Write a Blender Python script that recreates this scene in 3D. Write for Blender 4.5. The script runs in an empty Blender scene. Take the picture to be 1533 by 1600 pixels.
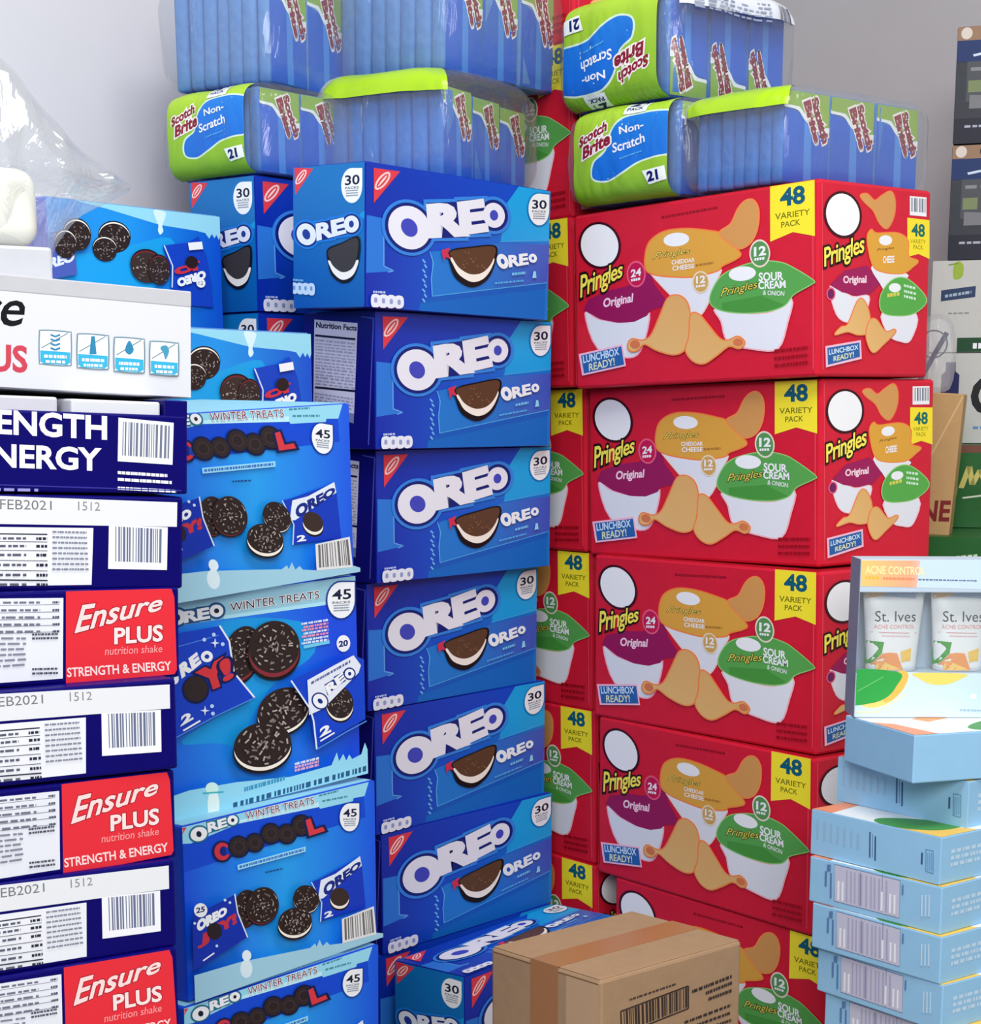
import bpy, bmesh, math, random
from mathutils import Vector, Matrix, Euler, noise
from mathutils.geometry import tessellate_polygon

random.seed(7)
scene = bpy.context.scene
COL = scene.collection
R = math.radians

# ------------------------------------------------------------------ camera, world, lights, exposure
EYE = 0.957                     # eye height over the floor
PITCH, ROLL, FOC = 0.2064944, -0.0030147, 2872.69
PCY = 1254.34                   # row of the optical axis: the view is the upper part of a taller frame
cam = bpy.data.cameras.new('camera')
cam.sensor_fit = 'HORIZONTAL'
cam.sensor_width = 36.0
cam.lens = 36.0 * FOC / 1533.0
cam.clip_start = 0.02
cam.shift_y = (PCY - 800.0) / 1533.0
camo = bpy.data.objects.new('camera', cam)
COL.objects.link(camo)
fwd = Vector((0, math.cos(PITCH), -math.sin(PITCH)))
rgt = Vector((1, 0, 0))
upv = rgt.cross(fwd)
c_, s_ = math.cos(ROLL), math.sin(ROLL)
CR = rgt * c_ + upv * s_
CU = upv * c_ - rgt * s_
CF = fwd
m = Matrix((CR, CU, -CF)).transposed().to_4x4()
m.translation = (0, 0, EYE)
camo.matrix_world = m
scene.camera = camo

scene.view_settings.view_transform = 'Standard'
scene.view_settings.look = 'None'
scene.view_settings.exposure = -0.12
scene.view_settings.gamma = 1.0
scene.view_settings.use_curve_mapping = False

world = bpy.data.worlds.new('room_light')
scene.world = world
world.use_nodes = True
world.node_tree.nodes['Background'].inputs['Color'].default_value = (0.97, 0.98, 1.0, 1)
world.node_tree.nodes['Background'].inputs['Strength'].default_value = 0.37


def area(name, loc, target, sx, sy, power, color=(1, 1, 1)):
    l = bpy.data.lights.new(name, 'AREA')
    l.shape = 'RECTANGLE'
    l.size, l.size_y = sx, sy
    l.energy = power
    l.color = color
    o = bpy.data.objects.new(name, l)
    o.location = loc
    d = Vector(target) - Vector(loc)
    o.rotation_euler = d.to_track_quat('-Z', 'Y').to_euler()
    COL.objects.link(o)
    return o


area('ceiling_and_fill_light', (0.25, 1.15, 2.75), (0.1, 1.7, 0.0), 1.6, 0.8, 50, (1.0, 0.98, 0.96))
area('ceiling_and_fill_light', (0.1, -1.3, 2.1), (0.2, 2.6, 0.4), 1.9, 1.1, 92, (0.97, 0.98, 1.0))  # added frontal fill behind the camera, not a ceiling fixture


# ------------------------------------------------------------------ materials
def lin(c):
    c /= 255.0
    return c / 12.92 if c <= 0.04045 else ((c + 0.055) / 1.055) ** 2.4


def rgb(t):
    return (lin(t[0]), lin(t[1]), lin(t[2]), 1.0)


MATS = {}


def ink(t, rough=0.42, spec=0.22):
    """plain printing ink or plastic of one colour"""
    key = (tuple(t), rough, spec)
    if key in MATS:
        return MATS[key]
    mt = bpy.data.materials.new('ink_%d_%d_%d' % tuple(t))
    mt.use_nodes = True
    b = mt.node_tree.nodes['Principled BSDF']
    b.inputs['Base Color'].default_value = rgb(t)
    b.inputs['Roughness'].default_value = rough
    b.inputs['Specular IOR Level'].default_value = spec
    MATS[key] = mt
    return mt


def grad(name, stops, ang=0.0, rough=0.4):
    """printed colour blend across a face (runs in the face's own UV)"""
    if name in MATS:
        return MATS[name]
    mt = bpy.data.materials.new(name)
    mt.use_nodes = True
    nt = mt.node_tree
    b = nt.nodes['Principled BSDF']
    b.inputs['Roughness'].default_value = rough
    b.inputs['Specular IOR Level'].default_value = 0.35
    uv = nt.nodes.new('ShaderNodeUVMap')
    uv.uv_map = 'UVMap'
    mp = nt.nodes.new('ShaderNodeVectorMath')
    mp.operation = 'DOT_PRODUCT'
    mp.inputs[1].default_value = (math.cos(ang), math.sin(ang), 0)
    cr = nt.nodes.new('ShaderNodeValToRGB')
    e = cr.color_ramp.elements
    while len(e) < len(stops):
        e.new(0.5)
    for k, (p, c) in enumerate(stops):
        e[k].position = p
        e[k].color = rgb(c)
    nt.links.new(uv.outputs[0], mp.inputs[0])
    nt.links.new(mp.outputs['Value'], cr.inputs[0])
    nt.links.new(cr.outputs[0], b.inputs['Base Color'])
    MATS[name] = mt
    return mt


def board(name, t, t2=None, rough=0.5, bump=0.15, scale=60.0, spec=0.3):
    """card or plaster: base colour with a faint mottling and relief"""
    if name in MATS:
        return MATS[name]
    mt = bpy.data.materials.new(name)
    mt.use_nodes = True
    nt = mt.node_tree
    b = nt.nodes['Principled BSDF']
    b.inputs['Roughness'].default_value = rough
    b.inputs['Specular IOR Level'].default_value = spec
    tc = nt.nodes.new('ShaderNodeTexCoord')
    nz = nt.nodes.new('ShaderNodeTexNoise')
    nz.inputs['Scale'].default_value = scale
    nz.inputs['Detail'].default_value = 4
    mx = nt.nodes.new('ShaderNodeMix')
    mx.data_type = 'RGBA'
    mx.inputs['A'].default_value = rgb(t)
    mx.inputs['B'].default_value = rgb(t2 or [max(0, v - 8) for v in t])
    bp = nt.nodes.new('ShaderNodeBump')
    bp.inputs['Strength'].default_value = bump
    bp.inputs['Distance'].default_value = 0.002
    nt.links.new(tc.outputs['Object'], nz.inputs['Vector'])
    nt.links.new(nz.outputs['Fac'], mx.inputs['Factor'])
    nt.links.new(mx.outputs['Result'], b.inputs['Base Color'])
    nt.links.new(nz.outputs['Fac'], bp.inputs['Height'])
    nt.links.new(bp.outputs['Normal'], b.inputs['Normal'])
    MATS[name] = mt
    return mt


def film(name, haze=0.10, gloss=0.6, scale=14.0, tint=(1, 1, 1), cap=0.22):
    """clear crinkled packaging film"""
    if name in MATS:
        return MATS[name]
    mt = bpy.data.materials.new(name)
    mt.use_nodes = True
    nt = mt.node_tree
    nt.nodes.clear()
    out = nt.nodes.new('ShaderNodeOutputMaterial')
    tr = nt.nodes.new('ShaderNodeBsdfTransparent')
    tr.inputs[0].default_value = (0.97 * tint[0], 0.98 * tint[1], 0.98 * tint[2], 1)
    df = nt.nodes.new('ShaderNodeBsdfDiffuse')
    df.inputs[0].default_value = (0.9, 0.92, 0.95, 1)
    gl = nt.nodes.new('ShaderNodeBsdfGlossy')
    gl.inputs['Roughness'].default_value = 0.10
    tc = nt.nodes.new('ShaderNodeTexCoord')
    nz = nt.nodes.new('ShaderNodeTexNoise')
    nz.inputs['Scale'].default_value = scale
    nz.inputs['Detail'].default_value = 5
    nz.inputs['Distortion'].default_value = 1.4
    bp = nt.nodes.new('ShaderNodeBump')
    bp.inputs['Strength'].default_value = 1.0
    bp.inputs['Distance'].default_value = 0.014
    fr = nt.nodes.new('ShaderNodeFresnel')
    fr.inputs['IOR'].default_value = 1.45
    ml = nt.nodes.new('ShaderNodeMath')
    ml.operation = 'MULTIPLY'
    ml.inputs[1].default_value = gloss
    cl = nt.nodes.new('ShaderNodeMath')
    cl.operation = 'MINIMUM'
    cl.inputs[1].default_value = cap
    m1 = nt.nodes.new('ShaderNodeMixShader')
    m1.inputs[0].default_value = haze
    m2 = nt.nodes.new('ShaderNodeMixShader')
    L = nt.links.new
    mp = nt.nodes.new('ShaderNodeMapping')
    mp.inputs['Scale'].default_value = (1, 1, 0.35)
    L(tc.outputs['Object'], mp.inputs['Vector'])
    L(mp.outputs[0], nz.inputs['Vector'])
    L(nz.outputs['Fac'], bp.inputs['Height'])
    L(bp.outputs['Normal'], gl.inputs['Normal'])
    L(fr.outputs[0], ml.inputs[0])
    L(ml.outputs[0], cl.inputs[0])
    L(tr.outputs[0], m1.inputs[1])
    L(df.outputs[0], m1.inputs[2])
    L(cl.outputs[0], m2.inputs[0])
    L(m1.outputs[0], m2.inputs[1])
    L(gl.outputs[0], m2.inputs[2])
    L(m2.outputs[0], out.inputs[0])
    MATS[name] = mt
    return mt


# ------------------------------------------------------------------ object helpers
def link(name, me, parent=None, loc=None):
    o = bpy.data.objects.new(name, me)
    COL.objects.link(o)
    if parent is not None:
        o.parent = parent
    if loc is not None:
        o.location = loc
    return o


def tag(o, label, cat, group=None):
    o['label'] = label
    o['category'] = cat
    if group:
        o['group'] = group
    return o


def pose(o, p):
    """p = (x, y, z over eye level, yaw, pitch, lean) in metres and degrees"""
    o.location = (p[0], p[1], p[2] + EYE)
    o.rotation_mode = 'YXZ'
    o.rotation_euler = Euler((R(p[4]), R(p[5]), R(p[3])), 'YXZ')


def thing(name, label, cat, p, group=None):
    o = link(name, None)
    o.empty_display_size = 0.05
    pose(o, p)
    return tag(o, label, cat, group)


def mesh_of(bm, name, mats, smooth=False):
    me = bpy.data.meshes.new(name)
    bm.normal_update()
    bm.to_mesh(me)
    bm.free()
    for mt in (mats if isinstance(mats, (list, tuple)) else [mats]):
        me.materials.append(mt)
    if smooth:
        for f in me.polygons:
            f.use_smooth = True
    return me


def add_box(bm, x0, x1, y0, y1, z0, z1, bev=0.0, seg=2, mi=0):
    g = bmesh.ops.create_cube(bm, size=1.0)
    vs = g['verts']
    for v in vs:
        v.co = Vector(((x0 + x1) / 2 + v.co.x * (x1 - x0), (y0 + y1) / 2 + v.co.y * (y1 - y0), (z0 + z1) / 2 + v.co.z * (z1 - z0)))
    fs = list({f for v in vs for f in v.link_faces})
    for f in fs:
        f.material_index = mi
    if bev:
        es = list({e for v in vs for e in v.link_edges})
        r = bmesh.ops.bevel(bm, geom=es, offset=bev, segments=seg, profile=0.5, affect='EDGES')
        for f in r['faces']:
            f.material_index = mi


def carton_mesh(name, dims, mt, bev=0.0025, flap=None):
    """closed carton: bevelled body, a flap seam across the top, thin glue seam"""
    W, D, H = dims
    bm = bmesh.new()
    add_box(bm, -W / 2, W / 2, -D / 2, D / 2, 0, H, bev)
    return mesh_of(bm, name, mt)


def seam_mesh(name, dims, mt):
    """tuck flap lying on the top of a carton"""
    W, D, H = dims
    bm = bmesh.new()
    add_box(bm, -W / 2 + 0.004, W / 2 - 0.004, -D / 2 + 0.003, -0.001, H - 0.0006, H + 0.0005)
    add_box(bm, -W / 2 + 0.004, W / 2 - 0.004, 0.001, D / 2 - 0.003, H - 0.0006, H + 0.0005)
    return mesh_of(bm, name, mt)


def instance(src, name, label, cat, p, group=None):
    """copy of a finished thing with copies of its parts and sub-parts"""
    r = src.copy()
    COL.objects.link(r)
    r.name = name
    pose(r, p)
    tag(r, label, cat, group)
    for ch in list(src.children):
        c = ch.copy()
        COL.objects.link(c)
        c.parent = r
        for g in list(ch.children):
            d = g.copy()
            COL.objects.link(d)
            d.parent = c
    return r


# ------------------------------------------------------------------ printed artwork
GLY = {}


def glyphs(s, off=0.0, shear=0.0, space=1.0):
    key = (s, off, shear, space)
    if key in GLY:
        return GLY[key]
    cu = bpy.data.curves.new('t', 'FONT')
    cu.body = s
    cu.offset = off
    cu.shear = shear
    cu.space_character = space
    cu.resolution_u = 3
    ob = bpy.data.objects.new('t', cu)
    COL.objects.link(ob)
    dg = bpy.context.evaluated_depsgraph_get()
    me = bpy.data.meshes.new_from_object(ob.evaluated_get(dg))
    vs = [(v.co.x, v.co.y) for v in me.vertices]
    fs = [tuple(p.vertices) for p in me.polygons]
    bpy.data.objects.remove(ob)
    bpy.data.curves.remove(cu)
    bpy.data.meshes.remove(me)
    GLY[key] = (vs, fs)
    return GLY[key]


def box_rot(p):
    return Euler((R(p[4]), R(p[5]), R(p[3])), 'YXZ').to_matrix()


def face_frame(dims, face):
    W, D, H = dims
    if face == 'front':
        return Vector((-W / 2, -D / 2, 0)), Vector((1, 0, 0)), Vector((0, 0, 1)), W, H
    if face == 'left':
        return Vector((-W / 2, D / 2, 0)), Vector((0, -1, 0)), Vector((0, 0, 1)), D, H
    if face == 'right':
        return Vector((W / 2, -D / 2, 0)), Vector((0, 1, 0)), Vector((0, 0, 1)), D, H
    return Vector((-W / 2, -D / 2, H)), Vector((1, 0, 0)), Vector((0, 1, 0)), W, D


class Art:
    """flat printing on one face of a box. Shapes are given in drawing coordinates: either tracing
    coordinates (crop = scale, ox, oy of the tracing) laid on the face of the reference box, or u,v in 0..1"""
    step = 0.00004

    def __init__(s, dims, face, p=None, crop=None, lift=0.0002, clip=True):
        s.o, s.u, s.v, s.W, s.H = face_frame(dims, face)
        s.n = s.u.cross(s.v)
        s.p, s.crop, s.lift, s.clip = p, crop, lift, clip
        s.vs, s.fs, s.mi, s.mats = [], [], [], []
        s.k = 0
        s.flip = False
        if p is not None:
            s.rot = box_rot(p)
            s.org = Vector(p[:3])

    def P(s, q):
        x, y = q
        if s.p is None:
            a, b = x * s.W, y * s.H
        else:
            if s.crop:
                x, y = x / s.crop[0] + s.crop[1], y / s.crop[0] + s.crop[2]
            d = CR * ((x - 766.5) / FOC) - CU * ((y - PCY) / FOC) + CF
            n = s.rot @ s.n
            o = s.org + s.rot @ s.o
            hit = d * (o.dot(n) / d.dot(n)) - o
            a, b = hit.dot(s.rot @ s.u), hit.dot(s.rot @ s.v)
        if s.flip:
            a, b = s.W - a, s.H - b
        return a, b

    def slot(s, mt):
        if mt not in s.mats:
            s.mats.append(mt)
        return s.mats.index(mt)

    def tris(s, pts, tl, mt):
        mi = s.slot(mt)
        z = s.lift + s.k * s.step
        W, H = s.W - 0.0008, s.H - 0.0008
        for t in tl:
            poly = [pts[i] for i in t]
            if s.clip:
                for ax, lim, sg in ((0, 0.0008, 1), (0, W, -1), (1, 0.0008, 1), (1, H, -1)):
                    new = []
                    for i in range(len(poly)):
                        a, b = poly[i - 1], poly[i]
                        da, db = (a[ax] - lim) * sg, (b[ax] - lim) * sg
                        if (da >= 0) != (db >= 0):
                            f = da / (da - db)
                            new.append((a[0] + (b[0] - a[0]) * f, a[1] + (b[1] - a[1]) * f))
                        if db >= 0:
                            new.append(b)
                    poly = new
                    if len(poly) < 3:
                        break
            if len(poly) < 3:
                continue
            ar = sum(poly[i - 1][0] * poly[i][1] - poly[i][0] * poly[i - 1][1] for i in range(len(poly)))
            if abs(ar) < 1e-11:
                continue
            if ar < 0:
                poly = poly[::-1]
            b = len(s.vs)
            s.vs += [(a, c, z) for a, c in poly]
            s.fs.append(tuple(range(b, b + len(poly))))
            s.mi.append(mi)

    def raw(s, mt, pts):
        tl = tessellate_polygon([[Vector((a, b, 0)) for a, b in pts]])
        s.tris(pts, tl, mt)
        s.k += 1

    def poly(s, t, pts, grow=0.0):
        mt = ink(t) if isinstance(t, (tuple, list)) else t
        if grow:
            pts = outset(pts, grow)
        s.raw(mt, [s.P(q) for q in pts])

    def blob(s, t, pts, grow=0.0):
        s.poly(t, smooth(pts), grow)

    def ell(s, t, cx, cy, rx, ry, rot=0.0, a0=0, a1=360):
        c, q = math.cos(R(rot)), math.sin(R(rot))
        n = 36
        pts = []
        for i in range(n if a1 - a0 == 360 else n + 1):
            a = R(a0 + (a1 - a0) * i / n)
            x, y = rx * math.cos(a), ry * math.sin(a)
            pts.append((cx + x * c - y * q, cy + x * q + y * c))
        s.poly(t, pts)

    def line(s, t, pts, w):
        """polyline of constant width"""
        mt = ink(t) if isinstance(t, (tuple, list)) else t
        for a, b in zip(pts, pts[1:]):
            dx, dy = b[0] - a[0], b[1] - a[1]
            l = math.hypot(dx, dy) or 1
            nx, ny = -dy / l * w / 2, dx / l * w / 2
            q = [(a[0] + nx, a[1] + ny), (b[0] + nx, b[1] + ny), (b[0] - nx, b[1] - ny), (a[0] - nx, a[1] - ny)]
            P = [s.P(z) for z in q]
            s.tris(P, [(0, 1, 2), (0, 2, 3)], mt)
        s.k += 1

    def text(s, t, body, bl, br, tr, tl, bold=0.0, shear=0.0, space=1.0):
        """lettering stretched over the quad bl, br, tr, tl; t may be a list of (colour, extra offset), outermost first"""
        base, _ = glyphs(body, 0.0, shear, space)
        x0, x1 = min(v[0] for v in base), max(v[0] for v in base)
        y0, y1 = min(v[1] for v in base), max(v[1] for v in base)
        lay = t if isinstance(t, list) else [(t, 0.0)]
        for col, off in lay:
            vs, fs = glyphs(body, bold + off, shear, space)
            pts = []
            for x, y in vs:
                a, b = (x - x0) / (x1 - x0), (y - y0) / (y1 - y0)
                q = tuple(bl[i] * (1 - a) * (1 - b) + br[i] * a * (1 - b) + tr[i] * a * b + tl[i] * (1 - a) * b for i in (0, 1))
                pts.append(s.P(q))
            s.tris(pts, fs, ink(col))
            s.k += 1

    def row(s, t, a, b, h, dens=0.75, n=14, seed=0):
        """a line of lettering too small to read: short dashes from a to b"""
        rn = random.Random(seed * 77 + n)
        x = 0.0
        dx, dy = b[0] - a[0], b[1] - a[1]
        mt = ink(t)
        while x < 1:
            w = rn.uniform(0.4, 1.5) / n
            e = min(1, x + w * dens)
            q = [(a[0] + dx * x, a[1] + dy * x), (a[0] + dx * e, a[1] + dy * e)]
            P = [s.P(z) for z in (q[0], q[1], (q[1][0], q[1][1] - h), (q[0][0], q[0][1] - h))]
            s.tris(P, [(0, 1, 2), (0, 2, 3)], mt)
            x += w
        s.k += 1

    def bars(s, quad, n=16, seed=1, t=(70, 75, 95), m0=0.08, m1=0.2):
        """barcode inside quad tl, tr, br, bl"""
        rn = random.Random(seed)
        tl, tr, br, bl = quad
        f = lambda a, b: tuple(tl[i] * (1 - a) * (1 - b) + tr[i] * a * (1 - b) + br[i] * a * b + bl[i] * (1 - a) * b for i in (0, 1))
        x = m0
        mt = ink(t)
        while x < 1 - m0:
            w = rn.choice((0.35, 0.35, 0.6, 0.9)) * (1 - 2 * m0) / n
            P = [s.P(f(*z)) for z in ((x, m0), (x + w, m0), (x + w, 1 - m1), (x, 1 - m1))]
            s.tris(P, [(0, 1, 2), (0, 2, 3)], mt)
            x += w + rn.choice((0.3, 0.5, 0.5, 0.8)) * (1 - 2 * m0) / n
        s.k += 1

    def mesh(s, name, warp=None):
        me = bpy.data.meshes.new(name)
        co = []
        for a, b, z in s.vs:
            q = s.o + s.u * a + s.v * b + s.n * z
            co.append(warp(q) if warp else q)
        me.from_pydata([tuple(q) for q in co], [], s.fs)
        for mt in s.mats:
            me.materials.append(mt)
        me.polygons.foreach_set('material_index', s.mi)
        uv = me.uv_layers.new(name='UVMap')
        for lp in me.loops:
            a, b, z = s.vs[lp.vertex_index]
            uv.data[lp.index].uv = (a / s.W, b / s.H)
        me.update()
        return me


def smooth(pts, n=5):
    out = []
    k = len(pts)
    for i in range(k):
        p0, p1, p2, p3 = pts[i - 1], pts[i], pts[(i + 1) % k], pts[(i + 2) % k]
        for j in range(n):
            t = j / n
            out.append(tuple(0.5 * (2 * p1[a] + (p2[a] - p0[a]) * t + (2 * p0[a] - 5 * p1[a] + 4 * p2[a] - p3[a]) * t * t
                                    + (3 * p1[a] - p0[a] - 3 * p2[a] + p3[a]) * t ** 3) for a in (0, 1)))
    return out


def outset(pts, d):
    k = len(pts)
    ar = sum(pts[i - 1][0] * pts[i][1] - pts[i][0] * pts[i - 1][1] for i in range(k))
    sg = 1 if ar > 0 else -1
    out = []
    for i in range(k):
        a, b = pts[i - 1], pts[(i + 1) % k]
        dx, dy = b[0] - a[0], b[1] - a[1]
        l = math.hypot(dx, dy) or 1
        out.append((pts[i][0] + dy / l * d * sg, pts[i][1] - dx / l * d * sg))
    return out

# ------------------------------------------------------------------ carton sizes and where each one stands
DIM_CHIP = (0.4650, 0.2387, 0.25)
DIM_COOKIE = (0.3972, 0.1312, 0.1825)
DIM_TREAT = (0.3054, 0.2254, 0.1843)
DIM_TREAT_B = (0.3054, 0.1843, 0.2254)
DIM_SHAKE = (0.36, 0.22, 0.0813)
DIM_SOAP = (0.2061, 0.16, 0.0585)

CHIP_R = [(0.3729, 2.7475, 0.0480, -49.43, 0.34, -1.2), (0.3942, 2.7682, -0.2036, -51.08, 0.4, -0.9), (0.3988, 2.7337, -0.4550, -52.53, 0.2, -0.27),
          (0.4036, 2.7196, -0.7061, -54.14, 0.2, -0.05), (0.4300, 2.6882, -0.957, -53.73, 0, 0)]
CHIP_L = [(0.076, 3.146, 0.5455, -52.0, 0, 0), (0.078, 3.144, 0.295, -52.2, 0, 0),
          (0.0783, 3.1422, 0.0445, -52.28, 0.4, -0.4), (0.1010, 3.1531, -0.2063, -51.9, 0.5, -0.2), (0.1118, 3.1504, -0.4568, -51.9, 0.3, 0.1),
          (0.1180, 3.1422, -0.7068, -51.9, 0.3, -0.1), (0.1198, 3.1311, -0.957, -52, 0, 0)]
COOKIE = [(-0.0893, 2.6892, 0.1425, 51.15, 1.2, 0.3), (-0.0826, 2.7326, -0.0415, 51.66, 0.6, 0.03), (-0.0831, 2.7618, -0.2255, 50.94, 0.4, 0.05),
          (-0.1017, 2.7792, -0.4090, 51.50, 0.2, 0.1), (-0.0903, 2.7913, -0.5920, 50.48, 0.1, 0), (-0.0800, 2.7965, -0.7745, 49.44, 0, 0),
          (-0.0825, 2.7909, -0.957, 48.27, 0, 0)]
COOKIE_FRONT = (0.0335, 2.6932, -0.957, 51.75, 0, 0)
COOKIE_REAR = [(-0.2523 + 0.003 * (k % 2), 2.8626, 0.1469 - 0.18398 * k, 51.6 - 0.7 * (k % 3), 0, 0) for k in range(7)]
TREAT = [(-0.3336, 2.0095, -0.1722, 53.2, 1.4, -2.6), (-0.3165, 2.0039, -0.3990, 50.8, 0.8, -1.4), (-0.3127, 1.9915, -0.5860, 54.1, 0, 0.2),
         (-0.3133, 1.9760, -0.7720, 52.9, 0.4, 0.7), (-0.313, 1.978, -0.957, 53, 0, 0)]
SHAKE = [(-0.4784, 1.6785, 0.0240, 36.3, -1.0, 2.6), (-0.4799, 1.6597, -0.0586, 31.65, 0.6, 2.0), (-0.4867, 1.6485, -0.1408, 34.19, 1.0, 2.2),
         (-0.4911, 1.6361, -0.2228, 35.57, 0.6, 1.6), (-0.4910, 1.6140, -0.3051, 33.48, 0.5, 0.4), (-0.4958, 1.6100, -0.3870, 35.57, 1.4, 0.2),
         (-0.4967, 1.6042, -0.4687, 33.99, 0.5, 0.3), (-0.4962, 1.5990, -0.5504, 33.66, 0.3, 0)]
SHAKE += [(-0.496, 1.600, -0.957 + 0.0813 * k, 33.7 + 0.4 * (k % 2), 0, 0) for k in (4, 3, 2, 1, 0)]
SOAP = [(0.5343, 2.2511, -0.5463, -52.54, 0, 0.1), (0.5333, 2.2439, -0.6052, -51.12, 0.2, 0.1), (0.5366, 2.2344, -0.6642, -52.69, 0.2, 0),
        (0.5444, 2.2312, -0.7228, -54.5, 0.1, 0), (0.5560, 2.2300, -0.7814, -51.5, 0, 0)]
SOAP += [(0.555, 2.230, -0.957 + 0.0585 * k, -52 - k * 0.4, 0, 0) for k in (2, 1, 0)]
SOAP_3 = (0.5747, 2.3004, -0.4877, -51.67, 0.2, 0.5)
SOAP_2 = (0.5728, 2.2563, -0.4287, -70.59 + 90, 0, 0.3)
SOAP_1 = (0.5582, 2.3052, -0.3696, 0.6, 0.1, 0.4)
BROWN = (0.1517, 2.1300, -0.957, -48.26, 0, 0)

# colours of the printing
WHITE, NAVY, RED = (240, 242, 246), (12, 22, 100), (214, 20, 45)
BROWN_INK, CREAM, COOKIE_INK = (92, 62, 44), (245, 238, 226), (44, 30, 28)
SNOW, CYAN = (150, 216, 238), (20, 150, 228)


def logo(a, O, hole, letters, rims, hole_c, fill=WHITE, bold=0.03):
    """four-letter word with one big round first letter; O=(cx,cy,rx,ry,rot), letters: list of (char, quad) or ('o',(cx,cy,rx,ry),(hx,hy))"""
    for col, g in rims + [(fill, 0)]:
        a.ell(col, O[0], O[1], O[2] + g, O[3] + g, O[4])
        for ch, q, *h in letters:
            if ch == 'o':
                a.ell(col, q[0], q[1], q[2] + g, q[3] + g)
            elif g:
                bl, br, tr, tl = q
                cx, cy = sum(z[0] for z in q) / 4, sum(z[1] for z in q) / 4
                a.poly(col, [(z[0] + (g if z[0] > cx else -g), z[1] + (g if z[1] > cy else -g)) for z in (bl, br, tr, tl)])
            else:
                a.text(col, ch, *q, bold=bold)
    a.ell(hole_c, O[0], O[1], hole[0], hole[1], O[4])
    for ch, q, *h in letters:
        if ch == 'o':
            a.ell(hole_c, q[0], q[1], h[0][0], h[0][1])


def wafer(a, cx, cy, rx, ry, rot=0, cream=0.16, filling=CREAM, face=COOKIE_INK, seed=0, marks=True):
    """printed sandwich cookie seen at an angle"""
    c, q = math.cos(R(rot)), math.sin(R(rot))
    a.ell((22, 16, 18), cx, cy + ry * cream * 1.6, rx * 1.03, ry * 1.03, rot)
    a.ell(filling, cx, cy + ry * cream, rx * 0.99, ry, rot)
    a.ell(face, cx, cy, rx, ry, rot)
    if marks:
        rn = random.Random(seed)
        a.k += 1
        n = 46 if rx > 95 else 30
        for i in range(n):
            r0 = (.86, .62, .62, .36, .14)[i % 5]
            an = 6.283 * i / n * 5 + rn.uniform(-.2, .2)
            x, y = r0 * rx * math.cos(an), r0 * ry * math.sin(an)
            x, y = cx + x * c - y * q, cy + x * q + y * c
            an += (1.57 if i % 5 == 0 else rn.uniform(-1.2, 1.2)) + R(rot)
            l = rx * rn.uniform(.05, .10)
            a.line((132, 120, 114) if i % 3 else (176, 166, 158), [(x - l * math.cos(an), y - l * math.sin(an)), (x + l * math.cos(an), y + l * math.sin(an))], rx * 0.055)


def drop(a, cx, cy, rx, ry, num, word=True, rim=(20, 120, 190)):
    """white drop-shaped pack count badge with a square upper right corner"""
    pts = [(cx + rx, cy - ry)] + [(cx + rx * math.cos(R(t)), cy + ry * math.sin(R(t))) for t in range(0, 271, 15)]
    a.poly(rim, [(cx + (x - cx) * 1.12, cy + (y - cy) * 1.08) for x, y in pts])
    a.poly(WHITE, pts)
    a.text((20, 28, 60), num, (cx - rx * .62, cy - ry * .02), (cx + rx * .72, cy - ry * .08), (cx + rx * .72, cy - ry * .62), (cx - rx * .62, cy - ry * .56), bold=0.02)
    if word:
        a.text((70, 85, 110), 'PACKS', (cx - rx * .62, cy + ry * .22), (cx + rx * .66, cy + ry * .16), (cx + rx * .66, cy + ry * .03), (cx - rx * .62, cy + ry * .09), bold=0.02)
        for j in (0.34, 0.48, 0.62):
            a.row((120, 135, 155), (cx - rx * .55, cy + ry * j), (cx + rx * .6, cy + ry * (j - .04)), ry * .07, seed=int(j * 100))


def corner_mark(a, q):
    """red corner triangle with a white ringed oval; q = three corners (square corner first)"""
    a.poly((222, 62, 78), q)
    cx = sum(z[0] for z in q) / 3
    cy = sum(z[1] for z in q) / 3
    w, h = (q[1][0] - q[0][0]) * .34, (q[2][1] - q[0][1]) * .15
    rot = math.degrees(math.atan2(-(q[2][1] - q[0][1]), (q[1][0] - q[0][0])))
    l = math.hypot(q[1][0] - q[0][0], q[2][1] - q[0][1]) * .26
    a.ell((250, 205, 205), cx, cy, l, l * .40, rot)
    a.ell((215, 55, 70), cx, cy, l * .8, l * .24, rot)
    a.ell((250, 210, 205), cx, cy, l * .66, l * .09, rot)


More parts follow.
